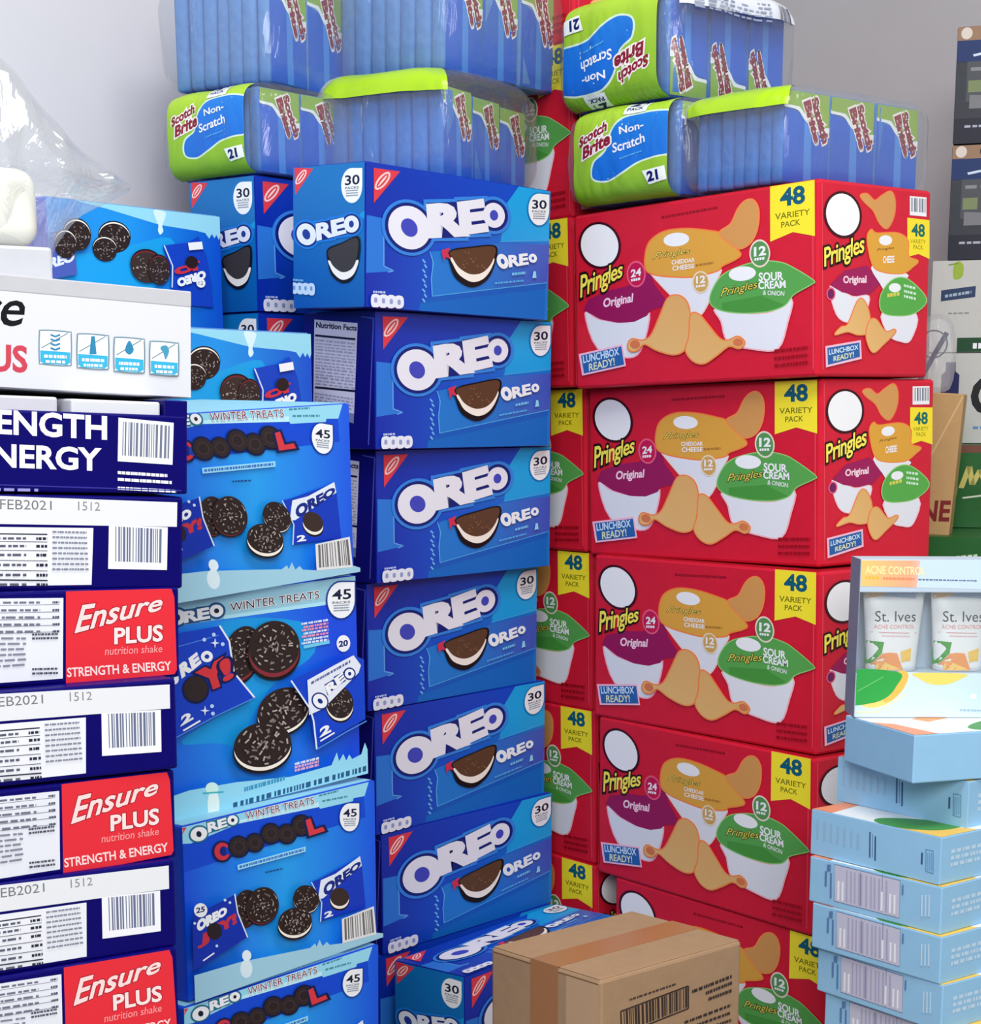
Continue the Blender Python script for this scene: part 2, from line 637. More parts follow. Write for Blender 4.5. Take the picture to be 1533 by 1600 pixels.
# ---- chip carton: front
def chips_front():
    a = Art(DIM_CHIP, 'front', CHIP_R[0], (1533 / 430, 860, 260))
    for x in (131, 1462):
        a.line((228, 70, 84), [(x - 4, 310), (x + 12, 1215)] if x < 500 else [(x, 80), (x + 4, 1130)], 7)
    a.row((150, 10, 32), (620, 292), (935, 236), 14, n=20)
    # yellow pennant
    a.poly((250, 232, 52), [(1225, 103), (1473, 62), (1475, 388), (1352, 366), (1226, 420)])
    a.text((12, 92, 118), '48', (1285, 222), (1416, 202), (1414, 108), (1284, 128), bold=0.035)
    a.text((110, 112, 20), 'VARIETY', (1254, 298), (1446, 268), (1446, 236), (1254, 264), bold=0.01)
    a.text((110, 112, 20), 'PACK', (1288, 342), (1392, 325), (1392, 293), (1288, 310), bold=0.01)
    # purple lid and its cup
    cup = smooth([(198, 818), (262, 852), (380, 872), (470, 862), (550, 818), (512, 1000), (440, 1062), (268, 1012)], 4)
    a.poly((250, 170, 190), outset(cup, 8))
    a.poly((226, 229, 238), cup)
    lid = [(186, 800), (212, 742), (330, 690), (430, 668), (520, 600), (558, 596), (582, 660), (642, 738), (640, 775), (560, 802), (540, 832), (470, 866), (380, 872), (280, 852)]
    a.poly((150, 22, 88), lid)
    a.text((250, 214, 232), 'Original', (298, 800), (462, 768), (462, 708), (298, 738), bold=0.03, shear=0.1)
    a.ell((236, 92, 128), 480, 600, 53, 74)
    a.ell((196, 22, 78), 480, 600, 45, 64)
    a.text(WHITE, '24', (452, 618), (506, 606), (506, 566), (452, 578), bold=0.03)
    a.row(WHITE, (452, 642), (506, 632), 14, n=5)
    # blank white oval badge and the brand word
    a.ell((64, 10, 24), 277, 440, 118, 132, -12)
    a.ell((244, 244, 246), 277, 440, 104, 118, -12)
    a.text([((30, 16, 14), 0.09), ((252, 236, 92), 0.0)], 'Pringles', (172, 770), (404, 640), (404, 528), (166, 612), bold=0.015, shear=0.12, space=0.92)
    # golden lid, its cup, the curl
    cup = smooth([(560, 590), (600, 610), (800, 615), (946, 570), (925, 640), (880, 760), (830, 830), (760, 800), (700, 740), (640, 680)], 4)
    a.poly((250, 200, 190), outset(cup, 7))
    a.poly((226, 229, 238), cup)
    lid = smooth([(540, 575), (534, 500), (560, 420), (640, 365), (760, 350), (880, 360), (950, 375), (1000, 430), (1060, 485), (1035, 515), (960, 552), (930, 580), (800, 612), (680, 612), (590, 602)])
    a.poly((245, 128, 62), outset(lid, 8))
    a.poly((222, 164, 66), lid)
    curl = smooth([(948, 372), (1010, 322), (1050, 240), (1090, 195), (1132, 190), (1160, 240), (1155, 340), (1120, 420), (1060, 456), (1010, 432)])
    a.poly((245, 138, 76), outset(curl, 8))
    a.poly(grad('crisp', [(0.0, (240, 200, 130)), (1.0, (212, 152, 84))], 0.9), curl)
    a.ell(WHITE, 705, 408, 72, 38, -6)
    a.text([((60, 40, 20), 0.035), ((240, 214, 96), 0.0)], 'Pringles', (572, 530), (782, 494), (780, 452), (590, 480), shear=0.2)
    a.text(WHITE, 'CHEDDAR', (680, 548), (806, 532), (806, 510), (680, 524), bold=0.02)
    a.text(WHITE, 'CHEESE', (684, 582), (806, 566), (806, 542), (684, 556), bold=0.02)
    a.row((170, 120, 50), (812, 558), (912, 542), 12, n=6)
    a.ell((236, 220, 190), 842, 645, 48, 62)
    a.ell((206, 164, 92), 842, 645, 41, 54)
    a.text(WHITE, '12', (818, 652), (866, 646), (866, 608), (818, 614), bold=0.03)
    a.row(WHITE, (815, 676), (868, 668), 12, n=4)
    # green lid and cup
    cup = smooth([(926, 792), (1080, 822), (1240, 812), (1346, 742), (1322, 870), (1272, 1010), (1150, 1016), (1000, 976), (960, 862)], 4)
    a.poly((250, 180, 190), outset(cup, 9))
    a.poly((228, 231, 240), cup)
    lid = smooth([(900, 765), (904, 700), (960, 612), (1060, 560), (1180, 530), (1280, 536), (1345, 560), (1466, 634), (1456, 656), (1360, 712), (1310, 772), (1220, 806), (1080, 816), (960, 802)])
    a.poly((150, 205, 120), outset(lid, 6))
    a.poly((88, 165, 80), lid)
    a.poly((72, 150, 62), [(960, 760), (1180, 720), (1310, 772), (1220, 804), (1080, 814), (962, 800)])
    a.ell((235, 220, 205), 1172, 485, 58, 78)
    a.ell((86, 150, 84), 1172, 485, 50, 68)
    a.text(WHITE, '12', (1142, 500), (1204, 492), (1204, 444), (1142, 452), bold=0.04)
    a.row(WHITE, (1142, 526), (1202, 518), 14, n=5)
    a.ell(WHITE, 1075, 598, 76, 40, -6)
    a.text([((50, 50, 12), 0.05), ((226, 214, 90), 0.0)], 'Pringles', (950, 742), (1160, 690), (1158, 634), (962, 680), shear=0.2)
    a.text(WHITE, 'SOUR', (1168, 640), (1302, 632), (1300, 588), (1168, 594), bold=0.03)
    a.text(WHITE, 'CREAM', (1166, 684), (1316, 676), (1314, 636), (1166, 642), bold=0.03)
    a.text(WHITE, '& ONION', (1190, 716), (1308, 722), (1310, 696), (1192, 690), bold=0.01)
    # two crisps at the foot
    for pts in ([(440, 1000), (460, 965), (520, 972), (570, 940), (620, 830), (660, 740), (710, 720), (760, 750), (782, 830), (776, 950), (750, 1022), (690, 1046), (600, 1022), (530, 988), (490, 1022), (455, 1026)],
                [(790, 830), (832, 826), (880, 880), (950, 962), (1000, 970), (1050, 950), (1086, 980), (1060, 1012), (1000, 1000), (930, 1052), (860, 1096), (800, 1080), (762, 1022), (780, 950)]):
        pts = smooth(pts)
        a.poly((244, 132, 70), outset(pts, 8))
        a.poly(MATS['crisp'], pts)
    a.ell((214, 120, 76), 478, 992, 28, 24)
    a.ell((214, 120, 76), 1052, 980, 28, 22)
    # lunchbox sign
    a.poly((244, 190, 214), [(164, 1046), (408, 990), (428, 1112), (184, 1166)])
    a.poly((40, 98, 170), [(178, 1054), (402, 1002), (418, 1104), (194, 1154)])
    a.text((214, 236, 250), 'LUNCHBOX', (192, 1096), (390, 1050), (386, 1010), (188, 1056), bold=0.02)
    a.text((226, 230, 190), 'READY!', (224, 1140), (366, 1106), (362, 1066), (222, 1100), bold=0.02)
    for j, y in enumerate((1030, 1072, 1112)):
        a.row((150, 8, 26), (1255, y + 6), (1440, y - 14), 16, n=9, seed=j + 3)
    return a.mesh('front_print')


def chips_side():
    a = Art(DIM_CHIP, 'right', CHIP_R[0], (1533 / 604, 1260, 270))
    a.line((226, 70, 84), [(62, 40), (66, 780)], 4)
    a.poly(WHITE, [(410, 92), (476, 98), (476, 174), (410, 168)])
    a.bars([(410, 92), (476, 98), (476, 174), (410, 168)], 9, 4, (90, 90, 110))
    a.poly((250, 226, 50), [(400, 178), (488, 188), (488, 342), (444, 322), (400, 334)])
    a.text((20, 110, 100), '48', (418, 250), (468, 254), (468, 206), (418, 202), bold=0.03)
    a.text((140, 140, 20), 'VARIETY', (412, 278), (472, 282), (472, 266), (412, 262))
    a.text((140, 140, 20), 'PACK', (424, 302), (462, 305), (462, 288), (424, 285))
    curl = smooth([(214, 90), (240, 84), (270, 110), (300, 90), (334, 74), (350, 110), (346, 170), (320, 220), (290, 200), (265, 150), (230, 116)])
    a.poly((244, 120, 66), outset(curl, 4))
    a.poly(MATS['crisp'], curl)
    cup = smooth([(95, 448), (180, 492), (246, 490), (226, 560), (172, 592), (120, 562)], 4)
    a.poly((250, 190, 200), outset(cup, 4))
    a.poly((230, 232, 240), cup)
    a.poly((158, 24, 88), [(92, 446), (150, 388), (240, 368), (292, 440), (252, 480), (204, 488), (140, 474)])
    a.text((250, 220, 232), 'Original', (146, 446), (236, 444), (236, 408), (146, 410), bold=0.03)
    a.ell((236, 92, 128), 96, 480, 18, 26)
    a.ell((110, 30, 90), 96, 480, 13, 20)
    a.ell((60, 10, 22), 143, 166, 75, 94, -10)
    a.ell((245, 245, 247), 143, 166, 66, 84, -10)
    a.text([((30, 16, 14), 0.09), ((252, 236, 92), 0.0)], 'Pringles', (72, 396), (228, 336), (226, 244), (66, 300), bold=0.015, shear=0.1, space=0.92)
    cup = smooth([(258, 368), (396, 400), (380, 430), (318, 470), (290, 440)], 4)
    a.poly((232, 234, 240), cup)
    lid = smooth([(240, 262), (255, 226), (276, 240), (360, 240), (400, 270), (402, 330), (440, 350), (420, 372), (380, 398), (300, 392), (260, 362)])
    a.poly((245, 128, 62), outset(lid, 4))
    a.poly((224, 164, 60), lid)
    a.ell(WHITE, 312, 268, 26, 20)
    a.text((70, 50, 20), 'Pringles', (276, 314), (346, 304), (346, 292), (280, 300), shear=0.2)
    a.text(WHITE, 'CHEESE', (302, 358), (346, 356), (346, 330), (302, 332), bold=0.03)
    cup = smooth([(300, 555), (432, 562), (410, 662), (370, 667), (325, 642)], 4)
    a.poly((250, 190, 200), outset(cup, 4))
    a.poly((230, 232, 240), cup)
    lid = smooth([(294, 486), (340, 426), (400, 424), (472, 500), (432, 552), (370, 566), (300, 552)])
    a.poly((150, 205, 120), outset(lid, 4))
    a.poly((88, 172, 74), lid)
    a.ell(WHITE, 348, 456, 24, 18)
    a.row((220, 210, 90), (318, 494), (370, 486), 14, n=5)
    for j, y in enumerate((452, 474, 494)):
        a.row((210, 240, 215), (384, y), (432, y + 12), 10, n=5, seed=j)
    for pts in ([(110, 642), (135, 612), (162, 600), (200, 510), (224, 506), (246, 560), (246, 630), (202, 642), (160, 630)],
                [(246, 590), (272, 582), (310, 630), (344, 622), (346, 636), (302, 680), (260, 712), (234, 650)]):
        pts = smooth(pts)
        a.poly((244, 124, 66), outset(pts, 4))
        a.poly(MATS['crisp'], pts)
    a.poly((244, 194, 216), [(71, 688), (212, 664), (216, 738), (74, 772)])
    a.poly((40, 98, 165), [(79, 695), (206, 673), (209, 730), (82, 762)])
    a.text((214, 236, 250), 'LUNCHBOX', (86, 722), (202, 700), (201, 682), (86, 702), bold=0.02)
    a.text((226, 230, 190), 'READY!', (104, 748), (184, 730), (183, 710), (104, 728), bold=0.02)
    return a.mesh('side_print')


# ---- cookie carton
def cookie_front(dims=DIM_COOKIE, face='front', name='front_print'):
    a = Art(DIM_COOKIE, 'front', COOKIE[1], (1493 / 420, 460, 470))
    F = [(440, 60), (1470, 95), (1430, 830), (420, 850)]
    a.poly(grad('cookie_blue', [(0.0, (8, 44, 170)), (0.42, (8, 84, 205)), (1.0, (14, 118, 208))], 0.0), F)
    a.poly(grad('cookie_navy', [(0.0, (8, 34, 160)), (1.0, (10, 72, 200))], 0.3), [(440, 60), (1275, 90), (1200, 215), (800, 300), (560, 340), (440, 345)])
    a.poly(grad('cookie_cyan', [(0.0, (10, 90, 205)), (0.55, (14, 146, 226)), (1.0, (24, 165, 232))], 1.2), [(1272, 90), (1470, 95), (1428, 385), (1165, 415), (1190, 215)])
    # left wrapper and the wrapper in the middle
    a.poly((44, 120, 216), [(455, 338), (545, 348), (548, 600), (602, 622), (455, 645)])
    a.line((100, 165, 235), [(545, 348), (548, 600), (600, 620), (570, 630)], 6)
    a.poly(grad('cookie_pack', [(0.0, (24, 122, 214)), (0.6, (26, 120, 210)), (1.0, (66, 84, 190))], 0.0), [(800, 500), (1160, 420), (1432, 402), (1412, 606), (805, 735)])
    a.poly((20, 92, 190), [(805, 735), (1412, 606), (1404, 640), (740, 780)])
    a.poly((16, 104, 196), [(740, 780), (1404, 640), (1402, 806), (735, 832)])
    a.line((84, 172, 232), [(805, 735), (1412, 606)], 4)
    a.line((84, 172, 232), [(1160, 412), (1425, 376)], 3)
    for i in range(9):
        a.line((110, 186, 240), [(752 + (i % 2) * 10, 545 + i * 26), (766 + (i % 2) * 8, 562 + i * 26)], 9)
    a.line((96, 176, 236), [(790, 500), (808, 560), (798, 640), (804, 735)], 5)
    corner_mark(a, [(487, 86), (627, 92), (490, 272)])
    drop(a, 1364, 222, 55, 84, '30')
    logo(a, (676, 384, 110, 116, -30), (42, 50), [
        ('R', [(798, 414), (960, 390), (940, 236), (784, 262)]), ('E', [(964, 382), (1078, 356), (1056, 210), (946, 234)]),
        ('o', (1124, 276, 58, 66), (22, 28))], [((52, 132, 226), 34), ((14, 34, 120), 17)], (66, 74, 190), (232, 234, 246), bold=0.065)
    # half cookie
    a.poly((20, 14, 20), smooth([(890, 486), (1010, 452), (1135, 436), (1136, 520), (1094, 618), (1012, 668), (930, 632), (894, 560)]))
    a.poly((246, 240, 232), smooth([(900, 520), (1010, 560), (1122, 500), (1112, 560), (1070, 618), (1010, 640), (945, 610), (912, 562)]))
    a.poly(BROWN_INK, smooth([(896, 490), (1010, 460), (1128, 444), (1118, 520), (1070, 582), (1005, 600), (945, 574), (910, 530)]))
    for i in range(14):
        rn = random.Random(i)
        x, y = rn.uniform(940, 1090), rn.uniform(480, 570)
        a.line((128, 96, 68), [(x, y), (x + rn.uniform(-16, 16), y + rn.uniform(-12, 12))], 6)
    a.poly((206, 52, 86), [(846, 486), (890, 470), (880, 500), (896, 530), (868, 522), (856, 546)])
    logo(a, (1170, 516, 30, 40, -20), (10, 15), [('R', [(1208, 540), (1258, 528), (1250, 474), (1204, 484)]), ('E', [(1264, 526), (1304, 516), (1298, 464), (1260, 472)]),
        ('o', (1330, 484, 22, 24), (7, 9))], [], (30, 90, 190), (238, 244, 250), bold=0.05)
    a.row((120, 200, 240), (1220, 586), (1292, 572), 14, n=6)
    a.row((90, 180, 236), (1130, 640), (1282, 612), 9, n=10)
    a.poly((150, 216, 244), [(1328, 590), (1334, 552), (1346, 552), (1350, 586)])
    a.row((190, 205, 245), (485, 748), (552, 745), 11, n=5, seed=2)
    for i in range(4):
        x = 480 + i * 41
        pts = [(x, 762 - i), (x + 36, 760 - i), (x + 37, 812 - i * 2), (x + 1, 818 - i * 2)]
        a.blob((232, 236, 250), pts, 3)
        a.blob((150, 160, 205), [(x + 11, 774), (x + 25, 773), (x + 26, 795), (x + 12, 797)])
    if face == 'top':
        t = Art(dims, 'top')
        sx, sy = t.W / a.W, t.H / a.H
        t.vs = [(p[0] * sx, p[1] * sy, p[2]) for p in a.vs]
        t.fs, t.mi, t.mats = a.fs, a.mi, a.mats
        return t.mesh(name)
    return a.mesh(name)


def cookie_end():
    a = Art(DIM_COOKIE, 'left', COOKIE[0], (1533 / 600, 280, 250))
    a.poly(grad('cookie_end_blue', [(0.0, (4, 80, 168)), (1.0, (6, 114, 188))], 1.3), [(430, 0), (775, 0), (775, 640), (430, 640)])
    a.poly((20, 150, 214), [(757, 190), (700, 230), (757, 235)])
    corner_mark(a, [(461, 30), (536, 34), (464, 140)])
    drop(a, 690, 102, 42, 70, '30')
    logo(a, (510, 297, 38, 44, -20), (15, 21), [('R', [(556, 318), (612, 304), (604, 246), (552, 258)]), ('E', [(618, 302), (664, 290), (656, 234), (612, 244)]),
        ('o', (690, 256, 30, 34), (10, 14))], [((24, 120, 214), 16), ((14, 40, 120), 7)], (30, 60, 150), (226, 232, 246), bold=0.05)
    a.poly((14, 18, 34), smooth([(594, 356), (650, 330), (720, 306), (722, 400), (696, 474), (654, 492), (612, 462), (596, 410)]))
    a.poly((240, 238, 236), smooth([(600, 400), (655, 440), (716, 398), (706, 444), (684, 470), (652, 478), (622, 456), (606, 428)]))
    a.poly((58, 56, 60), smooth([(600, 360), (650, 336), (712, 312), (714, 380), (694, 432), (655, 448), (618, 424), (602, 390)]))
    a.row((120, 180, 225), (456, 482), (500, 486), 8, n=4)
    for i in range(4):
        x = 452 + i * 23
        a.blob((190, 214, 240), [(x, 494 + i), (x + 20, 496 + i), (x + 20, 530 + i * 2), (x, 527 + i * 2)], 2)
        a.blob((110, 150, 205), [(x + 6, 503 + i), (x + 14, 503 + i), (x + 14, 518 + i), (x + 6, 517 + i)])
    return a.mesh('end_print')


def cookie_facts():
    a = Art(DIM_COOKIE, 'left', COOKIE[1], (1493 / 420, 460, 470))
    a.poly((10, 12, 112), [(40, 30), (475, 30), (475, 860), (40, 860)])
    a.line((70, 80, 180), [(372, 88), (440, 98), (412, 800)], 6)
    P = [(112, 104), (352, 124), (332, 628), (106, 566)]
    a.poly((196, 198, 222), P)
    a.poly((110, 124, 165), [(106, 566), (332, 628), (330, 682), (260, 655), (250, 640)])
    a.text((22, 22, 54), 'Nutrition Facts', (122, 148), (346, 166), (347, 138), (123, 118), bold=0.035)
    for y0, w in ((200, 12), (488, 12)):
        a.line((20, 22, 56), [(116, y0 - 8), (340, y0 + 14)], w)
    for i in range(15):
        y = 222 + i * 17
        a.row((150, 154, 186), (120, y), (338, y + 22 + i * 0.4), 6 if i % 3 else 9, n=8, seed=i)
    for i in range(4):
        a.row((140, 146, 182), (116, 515 + i * 17), (330, 548 + i * 19), 6, n=9, seed=40 + i)
    return a.mesh('nutrition_print')


# ---- winter treats carton, three printed panels
def header(a, O, letters, rims, wt, wtc=(118, 44, 64)):
    logo(a, *O, letters, rims, (16, 30, 50), WHITE, 0.05)
    a.text([((244, 240, 244), 0.05), (wtc, 0.0)], 'WINTER TREATS', *wt, bold=0.0)


def treats_cool():
    a = Art(DIM_TREAT, 'front', TREAT[2], (1516 / 360, 260, 1220))
    a.poly(grad('treat_blue', [(0.0, (12, 80, 222)), (0.5, (30, 156, 236)), (1.0, (14, 84, 224))], 0.0), [(0, -60), (1420, -60), (1420, 1500), (0, 1500)])
    a.poly((12, 72, 208), [(55, 400), (480, 280), (1300, 100), (1310, 240), (700, 420), (60, 620)])
    a.poly(SNOW, [(0, 240), (1350, -60), (1303, 100), (1230, 114), (1226, 134), (1010, 184), (1004, 172), (480, 280), (160, 412), (0, 420)])
    a.poly((190, 236, 248), [(480, 258), (1000, 140), (1004, 172), (480, 280)])
    for j, y in enumerate((104, 140)):
        a.row((70, 140, 160), (1004 + j * 20, y), (1130 + j * 60, y - 32), 12, n=6, seed=j)
    corner_mark(a, [(62, 318), (132, 305), (66, 410)])
    header(a, ((210, 350, 56, 46, -20), (17, 20)), [('R', [(276, 336), (336, 314), (326, 262), (270, 280)]), ('E', [(344, 312), (392, 296), (384, 246), (336, 260)]), ('o', (432, 258, 34, 32), (11, 12))],
           [((30, 110, 140), 11)], ((520, 254), (970, 148), (964, 104), (514, 206)))
    drop(a, 1200, 240, 64, 92, '45', rim=(10, 60, 160))
    # the big word: letter, five cookies, letter
    for t, g in (((14, 26, 74), 14), ((206, 48, 62), 0)):
        a.ell(t, 362, 464, 52 + g, 58 + g)
    a.ell((14, 34, 120), 370, 462, 26, 32)
    a.poly((14, 60, 180), [(382, 440), (430, 426), (432, 486), (386, 484)])
    C = [(470, 432, 62), (575, 406, 54), (680, 346, 60), (785, 348, 58), (880, 292, 62)]
    for x, y, r in C:
        a.ell((12, 22, 66), x, y, r + 10, r + 12)
    for i, (x, y, r) in enumerate(C):
        a.ell((46, 34, 36), x, y, r, r)
        a.ell((62, 48, 48), x, y, r * .6, r * .6)
        a.ell((40, 29, 31), x, y, r * .48, r * .48)
    a.text([((14, 26, 74), 0.09), ((214, 56, 66), 0.0)], 'L', (940, 350), (1018, 324), (976, 236), (916, 262), bold=0.06)
    b = [(456, 552), (905, 430), (906, 464), (460, 586)]
    a.poly((150, 216, 244), b)
    a.row((60, 110, 190), (470, 574), (895, 458), 16, n=26, seed=4)
    a.row((20, 70, 130), (640, 606), (755, 580), 10, n=7, seed=5)
    # right wrapper
    a.poly((14, 56, 186), [(942, 664), (1000, 640), (1262, 500), (1276, 560), (1300, 830), (1000, 925), (1010, 800)])
    wafer(a, 1128, 762, 62, 60, 0, .3, CREAM, (56, 40, 36), 3, False)
    a.poly((226, 234, 246), [(1004, 652), (1100, 610), (1262, 494), (1274, 556), (1020, 770), (985, 780)])
    a.text((20, 40, 130), 'OREO', (1034, 756), (1262, 566), (1262, 524), (1022, 690), bold=0.06)
    a.line((200, 224, 246), [(942, 664), (1010, 800), (1002, 925)], 7)
    a.text(WHITE, '2', (1032, 900), (1080, 884), (1076, 850), (1030, 866), bold=0.04)
    # cookies
    wafer(a, 510, 835, 84, 122, 10, .04, (110, 40, 44), seed=11)
    wafer(a, 612, 815, 104, 122, 20, .05, (120, 40, 46), seed=12)
    wafer(a, 892, 770, 84, 90, -20, .06, seed=13)
    wafer(a, 812, 918, 112, 90, -14, .2, seed=14)
    # left wrapper
    a.poly((12, 46, 168), [(130, 880), (405, 740), (425, 860), (490, 1020), (200, 1200), (120, 1250)])
    a.text(WHITE, 'OREO', (164, 980), (352, 866), (346, 822), (160, 916), bold=0.08)
    a.text((196, 48, 66), 'J', (176, 1086), (226, 1062), (222, 990), (186, 1008), bold=0.07)
    a.ell((38, 28, 34), 272, 980, 50, 56)
    a.text((196, 48, 66), 'Y!', (316, 980), (412, 926), (406, 868), (306, 924), bold=0.07)
    a.line((224, 232, 244), [(405, 735), (425, 860), (490, 1020)], 8)
    a.ell(WHITE, 180, 842, 44, 46)
    a.text(NAVY, '25', (152, 862), (206, 850), (206, 816), (152, 828), bold=0.03)
    a.line(WHITE, [(196, 1174), (270, 1122)], 9)
    for x, y in ((340, 776), (372, 792), (140, 928), (286, 1076)):
        a.ell((200, 220, 250), x, y, 9, 9)
    # snow, snowman, barcode
    a.poly((158, 204, 224), [(0, 1320), (80, 1285), (96, 1250), (110, 1278), (440, 1182), (700, 1130), (900, 1090), (932, 1060), (944, 1082), (962, 1036), (984, 1078), (1010, 1050), (1030, 1070),
                          (1120, 1058), (1340, 990), (1420, 1000), (1400, 1500), (0, 1500)])
    a.ell((216, 236, 244), 480, 1226, 40, 60)
    a.ell((226, 242, 248), 482, 1140, 30, 36)
    a.poly((225, 226, 228), [(1108, 900), (1320, 816), (1336, 1000), (1114, 1060)])
    a.bars([(1112, 896), (1318, 820), (1334, 1000), (1116, 1056)], 12, 9, (110, 106, 104), 0.06, 0.08)
    return a.mesh('front_print')


def treats_joy():
    a = Art(DIM_TREAT_B, 'front', TREAT[1], (1470 / 340, 260, 890))
    a.poly(grad('treat_deep', [(0.0, (14, 82, 220)), (0.45, (28, 138, 234)), (1.0, (14, 72, 220))], 0.2), [(-250, -60), (1600, -60), (1600, 1900), (-250, 1900)])
    a.poly((24, 150, 222), smooth([(330, 380), (900, 350), (1000, 560), (700, 800), (540, 1150), (820, 1330), (400, 1180), (100, 1160), (520, 830)]))
    a.poly((150, 200, 218), [(-250, 300), (-73, 255), (1350, 0), (1300, 180), (1060, 240), (400, 330), (-250, 430)])
    a.poly((170, 224, 240), [(390, 310), (1075, 215), (1070, 240), (390, 334)])
    header(a, ((70, 322, 60, 52, -16), (20, 24)), [('R', [(124, 356), (206, 340), (200, 272), (120, 288)]), ('E', [(218, 338), (284, 326), (278, 258), (212, 270)]), ('o', (336, 278, 46, 42), (17, 17))],
           [((30, 80, 130), 16)], ((430, 282), (1030, 192), (1028, 142), (426, 226)), (60, 34, 44))
    drop(a, 1176, 206, 92, 122, '45', rim=(10, 50, 140))
    for i in range(7):
        x, y = 908 + (i % 2) * 14, 360 + i * 22
        a.row((238, 150, 176) if i in (1, 2, 4) else (220, 226, 246), (x, y + 14), (1088, y - 14), 14, n=8, seed=i)
    a.poly((110, 200, 236), [(920, 512), (1096, 476), (1098, 498), (922, 534)])
    a.ell(WHITE, 1190, 498, 46, 56)
    a.text(NAVY, '20', (1160, 522), (1218, 512), (1218, 474), (1160, 484), bold=0.04)
    # joy wrapper on the left
    wafer(a, 500, 560, 122, 186, 20, .12, (120, 42, 50), seed=21)
    wafer(a, 712, 520, 172, 178, 30, .16, (132, 42, 52), seed=22)
    a.poly((18, 62, 190), [(-200, 470), (335, 378), (400, 480), (430, 690), (572, 862), (350, 960), (60, 1120), (-200, 1230)])
    a.line((226, 234, 246), [(335, 376), (400, 480), (432, 692), (572, 862)], 12)
    a.line((70, 130, 228), [(-100, 560), (330, 440)], 6)
    a.line((70, 130, 228), [(-50, 1180), (300, 990), (572, 862)], 8)
    logo(a, (10, 722, 42, 56, -40), (14, 20), [('R', [(84, 720), (140, 676), (112, 606), (66, 646)]), ('E', [(156, 666), (202, 628), (176, 564), (132, 598)]), ('o', (248, 584, 40, 38), (16, 15))],
         [], (18, 50, 160), WHITE, 0.07)
    a.ell((14, 20, 70), 172, 806, 92, 96)
    a.ell((46, 34, 36), 172, 802, 80, 84)
    a.text([((14, 22, 80), 0.06), ((208, 52, 60), 0.0)], 'Y', (250, 806), (366, 756), (330, 616), (206, 686), bold=0.08)
    a.text([((14, 22, 80), 0.06), ((208, 52, 60), 0.0)], '!', (372, 746), (416, 724), (384, 598), (340, 620), bold=0.04)
    a.text(WHITE, '2', (76, 1048), (148, 1006), (130, 960), (78, 986), bold=0.05)
    a.line(WHITE, [(86, 1084), (202, 1016)], 12)
    for x, y in ((228, 470), (292, 436), (352, 500), (280, 918), (286, 968)):
        a.ell((180, 208, 248), x, y, 13, 13)
    for x, y in ((300, 492), (232, 948)):
        a.poly((220, 232, 250), [(x - 32, y), (x - 6, y - 7), (x, y - 34), (x + 7, y - 6), (x + 32, y), (x + 6, y + 7), (x, y + 34), (x - 7, y + 6)])
    # cookies in the middle
    wafer(a, 760, 940, 182, 140, -28, .14, seed=23)
    wafer(a, 612, 1176, 196, 150, -12, .16, seed=24)
    # right wrapper
    a.poly((16, 66, 200), [(788, 745), (900, 690), (1215, 570), (1330, 620), (1340, 980), (1160, 1080), (960, 1200), (930, 1000), (915, 930)])
    wafer(a, 1124, 890, 92, 108, -10, .16, seed=25)
    a.poly((228, 232, 244), [(900, 740), (1080, 640), (1212, 572), (1262, 640), (1246, 690), (1010, 930), (912, 975)])
    a.row((90, 100, 150), (925, 770), (1190, 622), 18, n=14, seed=8)
    logo(a, (985, 880, 44, 52, -45), (14, 20), [('R', [(1046, 832), (1098, 782), (1078, 736), (1024, 780)]), ('E', [(1108, 772), (1150, 734), (1132, 692), (1086, 728)]), ('o', (1184, 696, 32, 32), (11, 13))],
         [((16, 44, 130), 10)], (16, 44, 130), WHITE, 0.06)
    a.line((220, 232, 248), [(788, 742), (915, 930), (940, 1010), (962, 1205)], 11)
    a.line((70, 140, 232), [(962, 1205), (1160, 1088), (1380, 970)], 8)
    a.text(WHITE, '2', (988, 1120), (1052, 1086), (1042, 1036), (988, 1064), bold=0.05)
    a.line(WHITE, [(985, 1150), (1082, 1092)], 10)
    for i in range(3):
        a.row((232, 170, 196) if i else (216, 226, 246), (812, 1312 + i * 22), (975, 1272 + i * 22), 16, n=8, seed=30 + i)
    # snow with little firs, lettering lines, snowman
    a.poly(SNOW, [(-250, 1600), (100, 1480), (420, 1425), (780, 1390), (1060, 1312), (1096, 1226), (1112, 1284), (1140, 1236), (1160, 1280), (1180, 1240), (1200, 1270), (1262, 1238), (1286, 1160), (1304, 1206),
                  (1330, 1150), (1352, 1210), (1380, 1176), (1500, 1130), (1500, 1900), (-250, 1900)])
    a.row((60, 150, 190), (470, 1490), (745, 1412), 30, n=12, seed=50)
    a.row((40, 90, 130), (395, 1600), (1370, 1330), 36, n=24, seed=51, dens=.6)
    a.ell((232, 246, 240), 262, 1580, 40, 110)
    a.ell((214, 246, 236), 252, 1466, 44, 40)
    a.line((60, 180, 190), [(190, 1500), (330, 1490)], 10)
    return a.mesh('front_print')


TREAT_BACK = [(-0.5531, 2.5959, 0.0888, 53, 0, 0), (-0.4121, 2.3959, -0.0771, 53, 0, 0)]


